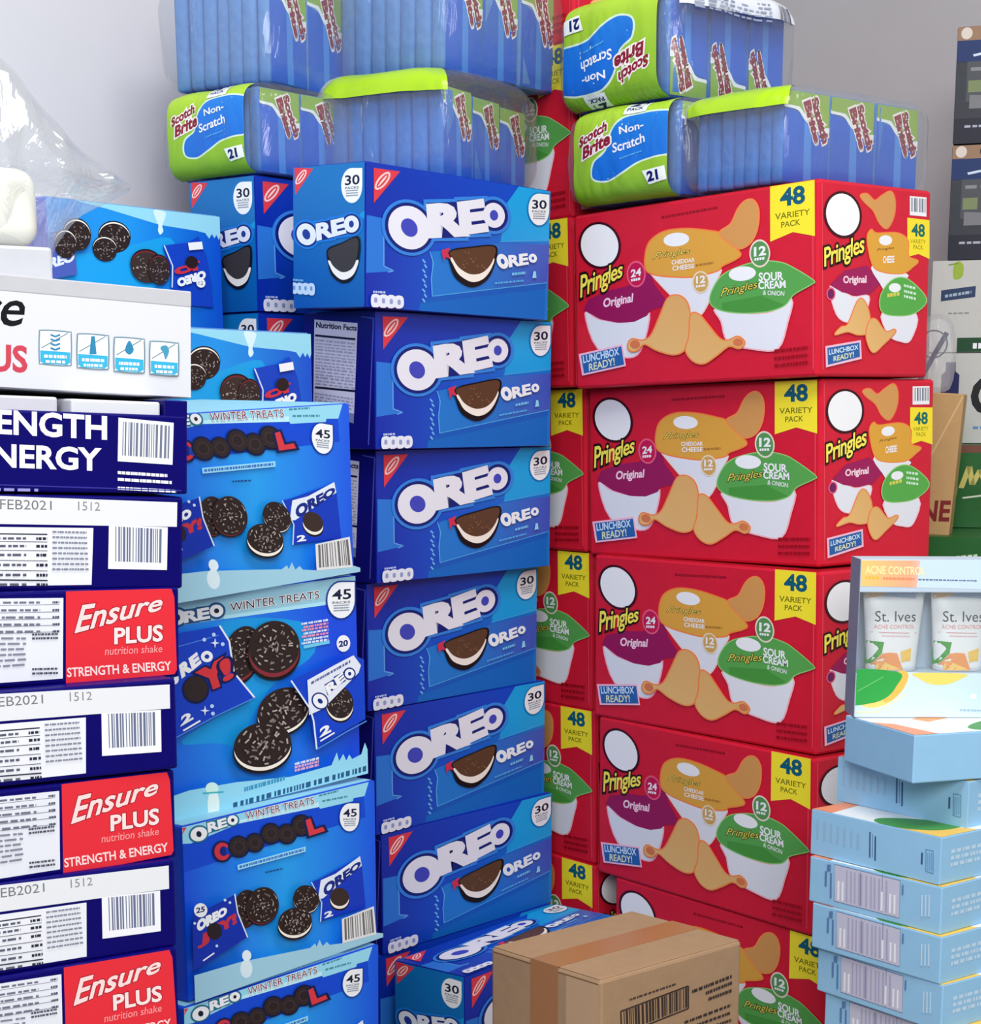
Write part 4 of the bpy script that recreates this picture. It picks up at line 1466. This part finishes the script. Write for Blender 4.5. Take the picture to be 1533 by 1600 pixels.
film_loose = film('film_loose', 0.09, 1.2, 11.0, cap=0.22)
ol = [(-.10, .22), (.06, .215), (.093, .208), (.108, .200), (.128, .179), (.155, .152), (.186, .124), (.231, .102), (.217, .090), (.178, .070), (.148, .038), (.127, .004), (.02, .002), (-.08, .01), (-.14, .11)]
link('clear_film', crumple('clear_film', ol, (.06, .10), .095, 3.0, film_loose, 18, .016), t)
cf = t.children[-1]
cf['label'] = 'loose crumpled clear film'

# ------------------------------------------------------------------ sponge packs
sponge_m = board('sponge_blue', (74, 132, 208), (56, 108, 188), 0.8, 0.6, 90, 0.15)
sponge_m2 = board('sponge_grey_blue', (104, 150, 208), (82, 126, 190), 0.8, 0.6, 90, 0.15)
lime_m = board('lime_film', (172, 216, 22), (160, 204, 16), 0.3, 0.3, 30, 0.5)
pack_film = film('film_pack', 0.07, 1.0, 15.0, cap=0.22)


def sponge_mesh(dims, mt, seed):
    bm = bmesh.new()
    w, d, h = dims
    add_box(bm, -w / 2, w / 2, -d / 2, d / 2, 0, h, min(w, d) * .28, 3)
    for v in bm.verts:
        q = v.co * 30 + Vector((seed, seed * 2, 0))
        v.co += Vector((noise.noise(q), noise.noise(q + Vector((7, 0, 0))), 0)) * .0018
    return mesh_of(bm, 'scrub_sponge', mt, True)


def brand(a, q1, q2, bold=.05):
    """two-line maroon brand lettering with a white edge"""
    for q, w in ((q1, 'Scotch'), (q2, 'Brite')):
        a.text([((246, 240, 236), .10), ((140, 24, 50), 0.0)], w, *q, bold=bold, shear=.15)


def wrap_print(dims, flip):
    a = Art(dims, 'right', lift=.0006, clip=True)
    a.flip = flip
    a.poly((30, 96, 205), [(.02, .02), (.98, .02), (.98, .66), (.02, .80)])
    a.poly((70, 140, 226), [(.45, .02), (.62, .02), (.60, .62), (.45, .70)])
    a.poly((232, 240, 240), smooth([(.02, .80), (.30, .78), (.52, .66), (.98, .58), (.98, .64), (.55, .72), (.3, .83), (.02, .84)]))
    a.poly((140, 178, 66), [(.02, .98), (.98, .98), (.98, .64), (.76, .62), (.54, .70), (.34, .82), (.02, .83)])
    brand(a, [(.58, .90), (.86, .46), (.98, .52), (.70, .96)], [(.42, .86), (.68, .46), (.78, .50), (.54, .92)], .06)
    return a.mesh('wrap_print')


def label_print(dims, p, flip):
    a = Art(dims, 'front', p, (4.26, 870, 20), lift=.0035)
    a.flip = flip
    a.poly(grad('lime_label', [(0.0, (126, 178, 40)), (1.0, (172, 212, 52))], 1.57), [(-200, 200), (1200, 200), (1200, 1500), (-200, 1500)])
    wv = smooth([(312, 1110), (318, 1010), (400, 930), (440, 800), (510, 715), (610, 680), (760, 660), (900, 700), (900, 900), (720, 960), (610, 1000), (500, 1075), (400, 1125)])
    a.poly((214, 236, 214), outset(wv, 12))
    a.poly(grad('label_wave', [(0.0, (14, 96, 205)), (1.0, (24, 128, 220))], 1.57), wv)
    brand(a, [(214, 905), (404, 800), (398, 738), (208, 850)], [(240, 985), (428, 886), (420, 812), (236, 910)], .04)
    a.text(WHITE, 'Non-', (494, 818), (660, 768), (655, 722), (490, 772), bold=.02)
    a.text(WHITE, 'Scratch', (450, 942), (668, 862), (662, 800), (446, 884), bold=.02)
    a.row((90, 170, 230), (500, 985), (650, 930), 10, n=9)
    a.poly((232, 238, 240), [(500, 600), (660, 560), (664, 655), (506, 690)])
    a.text(NAVY, '21', (530, 632), (628, 608), (626, 572), (528, 596), bold=.04)
    a.text(NAVY, 'PACK', (524, 664), (634, 640), (632, 620), (522, 644), bold=.03)
    a.poly((234, 240, 236), [(650, 1060), (800, 1020), (810, 1110), (690, 1150)])
    a.text(NAVY, '21', (690, 1128), (756, 1110), (750, 1050), (684, 1068), bold=.05)
    return a.mesh('label_print')


class Bag:
    """surface of a slack film bag around a pack: rounded box with gathered, crinkled walls"""

    def __init__(b, w, d, h, seed, grow=(.060, .034), top=.012):
        b.A, b.B, b.C, b.h, b.seed = (w + grow[0]) / 2, (d + grow[1]) / 2, (h + top) / 2, h, seed

    def crinkle(b, x, y, z, amp=1.0):
        q = Vector((x * 22, y * 22, z * 10 + b.seed * 5))
        k = amp * (.0065 * noise.noise(q) + .0040 * abs(noise.noise(q * 2.3))) + (1 - amp) * .0055
        l = math.hypot(x, y) or 1
        x, y = x + x / l * k, y + y / l * k
        if z > b.h * .5:
            z += .004 * noise.noise(q * .7)
        return Vector((x, y, max(.0005, z)))

    def at(b, u, t, out=0.0):
        sp = lambda v, e: math.copysign(abs(v) ** e, v)
        ct, st = sp(math.cos(t), .42), sp(math.sin(t), .34)
        return b.crinkle((b.A + out) * ct * sp(math.cos(u), .30), (b.B + out) * ct * sp(math.sin(u), .30), b.h / 2 + (b.C + out) * st)

    def on_side(b, p, z, side, out, amp=1.0):
        """bag point in front of flat point p (x on the front, y on the right side) at height z"""
        st = max(-.999, min(.999, (z - b.h / 2) / b.C))
        t = math.asin(math.copysign(abs(st) ** (1 / .34), st))
        ct = max(.05, math.cos(t) ** .42)
        lim = (b.A if side == 'front' else b.B) * ct
        f = max(-.985, min(.985, p / lim))
        c = math.copysign(abs(f) ** (1 / .30), f)
        o = math.sqrt(1 - c * c) ** .30
        if side == 'front':
            return b.crinkle(p, -(b.B * ct * o + out), z, amp)
        return b.crinkle(b.A * ct * o + out, p, z, amp)

    def mesh(b, name, mt, u0=0.0, u1=2 * math.pi, t0=-math.pi / 2, t1=math.pi / 2, nu=72, nv=34, out=0.0):
        full = u1 - u0 > 6.28
        vs, fs = [], []
        m = nu if full else nu + 1
        for j in range(nv + 1):
            for i in range(m):
                vs.append(b.at(u0 + (u1 - u0) * i / nu, t0 + (t1 - t0) * j / nv, out))
        for j in range(nv):
            for i in range(nu):
                p, q = j * m + i, j * m + (i + 1) % m
                fs.append((p, q, q + m, p + m))
        me = bpy.data.meshes.new(name)
        me.from_pydata([tuple(v) for v in vs], [], fs)
        me.materials.append(mt)
        for f in me.polygons:
            f.use_smooth = True
        me.update()
        return me


def drape(me, fn, size=.011):
    """cut a flat print into small pieces and lay it on a curved surface"""
    bm = bmesh.new()
    bm.from_mesh(me)
    bmesh.ops.triangulate(bm, faces=bm.faces[:])
    for k in range(6):
        es = [e for e in bm.edges if e.calc_length() > size * 1.5]
        if not es:
            break
        bmesh.ops.subdivide_edges(bm, edges=es, cuts=1)
        bmesh.ops.triangulate(bm, faces=bm.faces[:])
    for v in bm.verts:
        v.co = fn(v.co)
    bm.to_mesh(me)
    bm.free()
    return me


LABEL_REF = (0.2965, 2.846, 0.3025, -50.0, 0, 0)
LABEL_DIM = (0.20, 0.25, 0.132)
N = 0


def sponge_pack(p, w, d, h, lb, label_end=False, flip=False, strip=True, grey=False, header_white=False, sag=0.0):
    global N
    N += 1
    t = thing('sponge_pack', lb, 'sponge pack', p, 'clear packs of blue scrub sponges')
    sw, sd_, sh = w / 7 * .97, d / 3 * .97, h * .97
    A = [sponge_mesh((sw, sd_, sh), sponge_m2 if grey else sponge_m, k + N) for k in range(3)]
    wp = wrap_print((sw, sd_, sh), flip)
    rn = random.Random(N)
    for i in range(7):
        for j in range(3):
            o = link('scrub_sponge', A[(i + j) % 3], t, (-w / 2 + (i + .5) * w / 7, -d / 2 + (j + .5) * d / 3 + (rn.uniform(0, .006)), .001))
            o.rotation_euler = (rn.uniform(-.02, .02), 0, 0)
            o.scale = (1, 1, 1 - sag * (i + .5) / 7 - sag * .6 * j / 3)
            if i == 6:
                o.rotation_euler = (0, 0, 0)
                link('wrap_print', wp, o)
    bag = Bag(w, d, h, N * 1.7)
    if label_end:
        kx, kz = w / LABEL_DIM[0], h / LABEL_DIM[2]
        y0 = -LABEL_DIM[1] / 2
        me = drape(label_print(LABEL_DIM, LABEL_REF, flip), lambda q: bag.on_side(q.x * kx * .94, q.z * kz, 'front', .0015 + (y0 - q.y - .0035) * 3.0, .35), .0045)
        link('label_print', me, t)
    if strip:
        link('lime_header', bag.mesh('lime_header', lime_m, R(-114), R(-50), R(8), R(66), 30, 14, .0012), t)
        link('white_header', bag.mesh('white_header', white_card, R(-148), R(-114), R(4), R(66), 8, 14, .0012), t)
    if header_white:
        link('barcode_header', bag.mesh('barcode_header', board('white_film', (226, 230, 238), None, .35), R(-40), R(50), R(9), R(64), 34, 12, .0012), t)
        a = Art((w, d, h), 'right')
        a.bars([(.82, .95), (.97, .94), (.97, .72), (.82, .73)], 9, 5, (70, 76, 96))
        lines(a, [(.08, .94), (.74, .94), (.74, .74), (.08, .76)], 5, (150, 160, 184), -.016, 4, .7)
        x0 = w / 2
        link('barcode_print', drape(a.mesh('barcode_print'), lambda q: bag.on_side(q.y, q.z, 'right', .0030 + (q.x - x0) * 3, 1.0), .005), t)
    link('clear_film', bag.mesh('clear_film', pack_film), t)
    return t


sponge_pack((-0.3079, 2.8472, 0.4540, -30, 0, 0), .165, .27, .150, 'clear pack of grey-blue sponges at top left, above the green labelled pack', grey=True, strip=False)
sponge_pack((-0.3060, 2.8140, 0.3325, -40, 0, 0), .165, .24, .118, 'sponge pack with green label end, on the shaded rear cookie stack', label_end=True, strip=False)
sponge_pack((-0.0618, 2.8844, 0.4770, -38, 0, 1.5), .195, .26, .150, 'clear pack of blue sponges at the top middle, above the lime-edged pack', grey=True, strip=False)
sponge_pack((-0.0883, 2.8404, 0.3290, -30, 0, 0), .190, .24, .146, 'clear sponge pack with a lime strip, on the topmost middle cookie carton', sag=.14)
sponge_pack((0.2757, 2.8622, 0.4370, -50, 0, 0), .20, .235, .150, 'sponge pack turned upside down, its white barcode edge uppermost', label_end=True, flip=True, strip=False, header_white=True)
sponge_pack(LABEL_REF, .20, .25, .132, 'sponge pack with upright green label, on the left of the top red carton', label_end=True, strip=False)
sponge_pack((0.4452, 2.7016, 0.3025, -50, 0, 0), .155, .29, .124, 'sponge pack with three logos in a row, on the right of the top red carton')

# ------------------------------------------------------------------ face-scrub cartons
pale = board('pale_blue_card', (154, 203, 236), (146, 195, 230), 0.42, 0.1, 40, 0.24)
so_body = carton_mesh('carton_body', DIM_SOAP, pale, 0.0016)
art_sp, art_sb, art_se, art_st = soap_panel(), soap_bars(), soap_end(), soap_top(DIM_SOAP)
GF = 'pale blue face scrub cartons'


def scrub(p, lb, art):
    t = thing('scrub_carton', lb, 'carton', p, GF)
    link('carton_body', so_body, t)
    link('top_print', art_st, t)
    if art:
        link('front_print', art, t)
    link('end_print', art_se, t)
    return t


sb = scrub(SOAP[0], 'pale blue scrub carton with printed top partly bare, x', art_sb)
sb['label'] = 'pale blue scrub carton with dark bars, its green and white top partly bare'
instance(sb, 'scrub_carton', 'pale blue scrub carton askew, wedged just under the turned one', 'carton', SOAP_3, GF)
s2 = scrub(SOAP_2, 'pale blue scrub carton turned outward, carrying the windowed display carton', None)
sp_ = scrub(SOAP[1], 'pale blue scrub carton with the uppermost of the pale ingredient panels', art_sp)
for p, lb in zip(SOAP[2:], ['pale blue scrub carton with the middle one of three ingredient panels',
                            'pale blue scrub carton with the lowest full ingredient panel in view',
                            'pale blue scrub carton set back at the bottom edge of the view',
                            'pale blue scrub carton below the view, upper of two hidden', 'pale blue scrub carton below the view, lower of two hidden',
                            'pale blue scrub carton standing on the floor']):
    instance(sp_, 'scrub_carton', lb, 'carton', p, GF)

W, D, H = DIM_DISPLAY
t = thing('display_carton', 'windowed scrub carton standing upright with white tubes inside, on the pale stack', 'carton', SOAP_1)
zt, zb = H * .795, H * .285
bm = bmesh.new()
add_box(bm, -W / 2, W / 2, -D / 2, D / 2, zt, H, .0012)
add_box(bm, -W / 2, W / 2, -D / 2, D / 2, 0, zb, .0012)
add_box(bm, W / 2 - .0015, W / 2, -D / 2, D / 2, zb - .001, zt + .001)
add_box(bm, -W / 2, W / 2, D / 2 - .0015, D / 2, zb - .001, zt + .001)
link('carton_body', mesh_of(bm, 'carton_body', board('display_card', (196, 214, 230), None, 0.45)), t)
bm = bmesh.new()
add_box(bm, -W / 2 - .0002, -W / 2 + .0012, -D / 2 + .002, D / 2, .0, H, 0)
o = link('side_panel', mesh_of(bm, 'side_panel', board('display_side', (140, 146, 172), (128, 134, 162), 0.5)), t)
o['label'] = 'grey lilac side panel'
link('top_band_print', display_top(), t)
link('foot_band_print', display_foot(), t)
bm = bmesh.new()
add_box(bm, -W / 2, W / 2, -D / 2 + .0008, -D / 2 + .0012, zb, zt)
link('window', mesh_of(bm, 'window', film('film_window', .04, .5, 5.0)), t)

# tubes seen in the window: rest on the floor of the window bay
tube_w = ink((238, 240, 242), .3, .5)
TW, TH = 0.078, zt - zb + .0


def tube_y(x, z):
    f = min(1, max(0, z / TH))
    half = TW / 2 * (.80 + .20 * f)
    dep = .017 * (1 - f) ** .6 + .0016
    k = max(0.0, 1 - min(1.0, abs(x) / half) ** 3)
    return -dep * k ** .5


def tube_mesh():
    bm = bmesh.new()
    n, m = 28, 14
    rows = []
    for j in range(m + 1):
        z = TH * .985 * j / m
        f = j / m
        half = TW / 2 * (.80 + .20 * f)
        row = []
        for i in range(n):
            a = 2 * math.pi * i / n
            x = half * math.cos(a)
            y = tube_y(x * .999, z) * (1 if math.sin(a) < 0 else -1)
            row.append(bm.verts.new((x, y, z)))
        rows.append(row)
    for j in range(m):
        for i in range(n):
            k = (i + 1) % n
            bm.faces.new((rows[j][i], rows[j][k], rows[j + 1][k], rows[j + 1][i]))
    bm.faces.new(rows[0][::-1])
    bm.faces.new(rows[m])
    return mesh_of(bm, 'tube_body', tube_w, True)


def tube_print():
    dm = (TW, .02, TH)
    a = Art(dm, 'front', lift=.0004)
    f = lambda x, y: ((x - 440) / 400, 1 - (y - 225) / 535)
    F = lambda L: [f(*q) for q in L]
    a.poly((236, 190, 130), F([(450, 232), (610, 232), (560, 262), (455, 282)]))
    a.poly((170, 190, 216), F([(610, 232), (832, 240), (830, 285), (560, 264)]))
    a.text((50, 56, 60), 'St. Ives', *F([(515, 432), (778, 432), (778, 362), (515, 362)]), bold=-.004)
    a.text((226, 150, 150), 'ACNE CONTROL', *F([(508, 478), (772, 478), (772, 452), (508, 452)]))
    a.line((220, 150, 150), F([(490, 502), (788, 508)]), .008)
    a.row((226, 170, 170), f(560, 528), f(740, 530), -.01, n=10)
    for L, c in (([(470, 560), (574, 566), (562, 640), (500, 712), (468, 720)], (64, 158, 56)), ([(500, 716), (566, 642), (610, 636), (660, 640), (700, 752), (480, 752)], (240, 156, 92)),
                 ([(680, 630), (752, 606), (750, 690), (690, 700)], (244, 200, 96)), ([(480, 700), (560, 690), (690, 748), (476, 752)], (248, 206, 110))):
        a.poly(c, F(L))

    def warp(q):
        return Vector((q.x, tube_y(q.x, q.z) + q.y + .01, q.z))
    # finer pieces so the print follows the curve
    me = a.mesh('tube_print')
    bm = bmesh.new()
    bm.from_mesh(me)
    bmesh.ops.triangulate(bm, faces=bm.faces[:])
    bmesh.ops.subdivide_edges(bm, edges=[e for e in bm.edges if e.calc_length() > .012], cuts=3)
    for v in bm.verts:
        v.co = warp(v.co)
    bm.to_mesh(me)
    bm.free()
    return me


tm, tp = tube_mesh(), tube_print()
tube = None
rot = Euler((R(SOAP_1[4]), R(SOAP_1[5]), R(SOAP_1[3])), 'YXZ').to_matrix()
for x, lb in ((-.053, 'white scrub tube nearest the grey side panel in the display carton window'), (.032, 'white scrub tube further right in the display carton window')):
    q = Vector(SOAP_1[:3]) + rot @ Vector((x, .003, zb + .0005))
    pp = (q.x, q.y, q.z) + SOAP_1[3:]
    if tube is None:
        tube = thing('scrub_tube', lb, 'tube', pp, 'white face scrub tubes')
        link('tube_body', tm, tube)
        link('tube_print', tp, tube)
    else:
        instance(tube, 'scrub_tube', lb, 'tube', pp, 'white face scrub tubes')

# ------------------------------------------------------------------ far right stack against the right wall
def far_box(name, lb, cat, p, dims, mt, draw, group=None):
    t = thing(name, lb, cat, p, group)
    link('carton_body', carton_mesh('carton_body', dims, mt, .003), t)
    a = Art(dims, 'front')
    a.poly(mt, [(0, 0), (1, 0), (1, 1), (0, 1)])
    draw(a)
    link('front_print', a.mesh('front_print'), t)
    return t


def d_dark(a):
    a.poly((150, 118, 92), [(0, .88), (1, .88), (1, 1), (0, 1)])
    for i in range(8):
        a.ell((40, 34, 34) if i % 2 else (215, 205, 195), .05 + i * .13, .94, .03, .05)
    a.poly((18, 46, 100), [(0, .70), (1, .70), (1, .88), (0, .88)])
    a.line((206, 220, 236), [(.09, .75), (.16, .77), (.30, .78), (.6, .77)], .02)
    a.poly((160, 180, 210), [(.2, .79), (.21, .85), (.24, .79)])
    a.poly((74, 78, 84), [(.06, .36), (1, .36), (1, .70), (.06, .70)])
    a.row((130, 134, 138), (.08, .62), (.9, .62), -.03, n=9)
    a.poly((120, 134, 92), [(.07, .44), (.15, .44), (.15, .54), (.07, .54)])
    a.poly((190, 96, 70), [(.18, .44), (.30, .44), (.30, .55), (.18, .55)])
    a.poly((120, 122, 126), [(.08, .30), (.26, .30), (.24, .40), (.08, .42)])
    a.poly((30, 32, 48), [(0, 0), (1, 0), (1, .22), (0, .22)])
    a.row((170, 174, 190), (.06, .14), (.32, .14), -.02, n=4)


def d_white(a):
    a.blob((150, 180, 60), [(.11, .80), (.15, .82), (.155, .94), (.13, .99), (.105, .94)])
    a.line((120, 150, 50), [(.08, .95), (.13, .97)], .015)
    a.poly((40, 60, 96), [(.05, .56), (.22, .60), (.22, .72), (.05, .68)])
    a.row((160, 180, 200), (.07, .60), (.2, .64), -.03, n=4)
    a.row((130, 134, 128), (.09, .42), (.20, .42), -.015, n=5)
    a.poly((20, 70, 40), [(.14, 0), (1, 0), (1, .16), (.14, .16)])
    a.row(WHITE, (.22, .04), (.34, .04), -.06, n=3)


def d_white2(a):
    a.poly((34, 36, 90), [(.07, .55), (.16, .55), (.16, .76), (.14, .80), (.14, .9), (.09, .9), (.09, .80), (.07, .76)])
    a.text((24, 24, 30), 'C', (.23, .34), (.36, .34), (.36, .72), (.23, .72), bold=.04)
    a.row((90, 140, 190), (.24, .16), (.4, .16), -.03, n=5)
    a.poly((60, 60, 60), [(.02, .27), (.14, .25), (.14, .31), (.02, .33)])


def d_green(a):
    a.blob((150, 190, 60), [(.02, .35), (.09, .3), (.11, .5), (.08, .72), (.02, .62)])
    a.blob((40, 110, 44), [(.03, .4), (.07, .38), (.08, .5), (.06, .64), (.03, .58)])
    a.line((206, 196, 110), [(.13, .48), (.17, .74), (.19, .52), (.23, .70), (.26, .54), (.30, .76), (.34, .60)], .03)
    a.line((210, 220, 200), [(.14, .36), (.34, .42)], .02)
    a.poly((120, 74, 60), [(0, .90), (1, .92), (1, 1), (0, 1)])


def d_green2(a):
    a.poly((60, 140, 50), [(.14, 0), (1, 0), (1, .9), (.3, .95)])
    a.poly((70, 84, 120), [(0, .3), (.13, .32), (.14, .74), (.02, .66)])
    for i in range(5):
        a.row((180, 188, 210), (.01, .36 + i * .07), (.12, .38 + i * .07), -.025, n=6, seed=i)
    a.row((200, 220, 190), (.16, .8), (.24, .82), -.03, n=3)


dark_card = board('dark_card', (52, 56, 66), None, .5)
wh_card = board('far_white_card', (198, 200, 196), None, .55)
gr_card = board('green_pack', (34, 104, 44), (26, 88, 36), .35, .3, 20)
Y = -18
far_box('dark_carton', 'dark blue carton high on the far right, upper of two', 'carton', (0.9446, 3.2625, 0.4415, Y, 0, 0), (.30, .2, .184), dark_card, d_dark, 'dark far cartons')
far_box('dark_carton', 'dark blue carton on the far right, standing on the white cartons', 'carton', (0.9446, 3.2625, 0.2565, Y, 0, 0), (.30, .2, .184), dark_card, d_dark, 'dark far cartons')
far_box('white_carton', 'white carton with small green bottle mark, upper of two on the far right', 'carton', (0.934, 3.256, 0.1055, Y, 0, 0), (.33, .2, .150), wh_card, d_white, 'white far cartons')
far_box('white_carton', 'white carton with navy bottle mark, lower of two on the far right', 'carton', (0.934, 3.256, -0.0455, Y, 0, 0), (.33, .2, .150), wh_card, d_white2, 'white far cartons')
far_box('green_carton', 'dark green carton under the white cartons on the far right', 'carton', (0.930, 3.197, -0.1845, Y, 0, 0), (.30, .2, .138), gr_card, d_green, 'green far cartons')
far_box('green_carton', 'bright green carton at the foot of the far right pile, just above the display carton', 'carton', (0.908, 3.004, -0.36, Y, 0, 0), (.40, .30, .175), gr_card, d_green2, 'green far cartons')
brown_carton((0.908, 3.004, -0.6585, Y, 0, 0), (.40, .30, .2975), 'plain brown carton hidden under the green cartons, upper one')
brown_carton((0.908, 3.004, -0.957, Y, 0, 0), (.40, .30, .2975), 'plain brown carton on the floor under the green cartons')
brown_carton((TREAT_BACK[1][0], TREAT_BACK[1][1], -0.957, 53, 0, 0), (.3054, .2254, .439), 'plain brown carton on the floor behind the front treats stack')
brown_carton((TREAT_BACK[1][0], TREAT_BACK[1][1], -0.5165, 53, 0, 0), (.3054, .2254, .438), 'plain brown carton hidden under the lower upside down treats carton')
brown_carton((TREAT_BACK[0][0], TREAT_BACK[0][1], -0.957, 53, 0, 0), (.3054, .2254, .5215), 'plain brown carton on the floor by the left wall')
brown_carton((TREAT_BACK[0][0], TREAT_BACK[0][1], -0.434, 53, 0, 0), (.3054, .2254, .5212), 'plain brown carton hidden under the highest treats carton')

# tan box with painted-on shaded opening and maroon letters
t = thing('tan_box', 'tan upright box with maroon letters leaning beside the red cartons', 'box', (0.690, 3.003, -0.1842, Y, 0, 3.5))
W, D, H = .11, .07, .222
bm = bmesh.new()
add_box(bm, -W / 2, W / 2, -D / 2, D / 2, 0, H, .002)
link('carton_body', mesh_of(bm, 'carton_body', board('tan_card', (196, 160, 108), (184, 148, 98), .6)), t)
a = Art((W, D, H), 'front')
a.poly((60, 52, 40), [(.1, .45), (.42, .36), (.55, .62), (.42, .84), (.1, .86)])  # shade inside the open box, painted as a flat dark patch
a.poly((70, 92, 50), [(.2, .66), (.5, .68), (.46, .82), (.2, .84)])
a.text((124, 34, 36), 'ONE', (.30, .09), (.97, .11), (.97, .25), (.30, .23), bold=.03)
a.line((214, 182, 130), [(.98, .98), (.66, .60), (.36, .34)], .02)
link('front_print', a.mesh('front_print'), t)

# little clear bag with a pen standing on the tan box
t = thing('clear_bag', 'small clear bag holding a navy pen, on top of the tan box', 'bag', (0.705, 3.003, 0.040, Y, 0, 0))
bl = [(-.028, .002), (0, .0), (.028, .002), (.036, .05), (.03, .1), (.012, .118), (-.014, .112), (-.034, .07)]
link('bag_film', crumple('bag_film', bl, (0, .055), .018, 8.0, film('film_bag', .18, .8, 20), 8, .003, 3), t)
bm = bmesh.new()
bmesh.ops.create_cone(bm, segments=14, radius1=.004, radius2=.004, depth=.085, cap_ends=True, matrix=Matrix.Translation((0.0, 0, .052)) @ Matrix.Rotation(R(28), 4, 'Y'))
link('pen', mesh_of(bm, 'pen', ink((26, 32, 84))), t)
bm = bmesh.new()
prof = []
for i in range(28):
    a_ = 2 * math.pi * i / 28
    for j in range(6):
        b_ = 2 * math.pi * j / 6
        prof.append(bm.verts.new(((.021 + .0012 * math.cos(b_)) * math.cos(a_), .0012 * math.sin(b_), .072 + (.021 + .0012 * math.cos(b_)) * math.sin(a_))))
for i in range(28):
    for j in range(6):
        k, l = (i + 1) % 28, (j + 1) % 6
        bm.faces.new((prof[i * 6 + j], prof[k * 6 + j], prof[k * 6 + l], prof[i * 6 + l]))
bmesh.ops.recalc_face_normals(bm, faces=bm.faces)
link('ring', mesh_of(bm, 'ring', ink((60, 66, 100)), True), t)
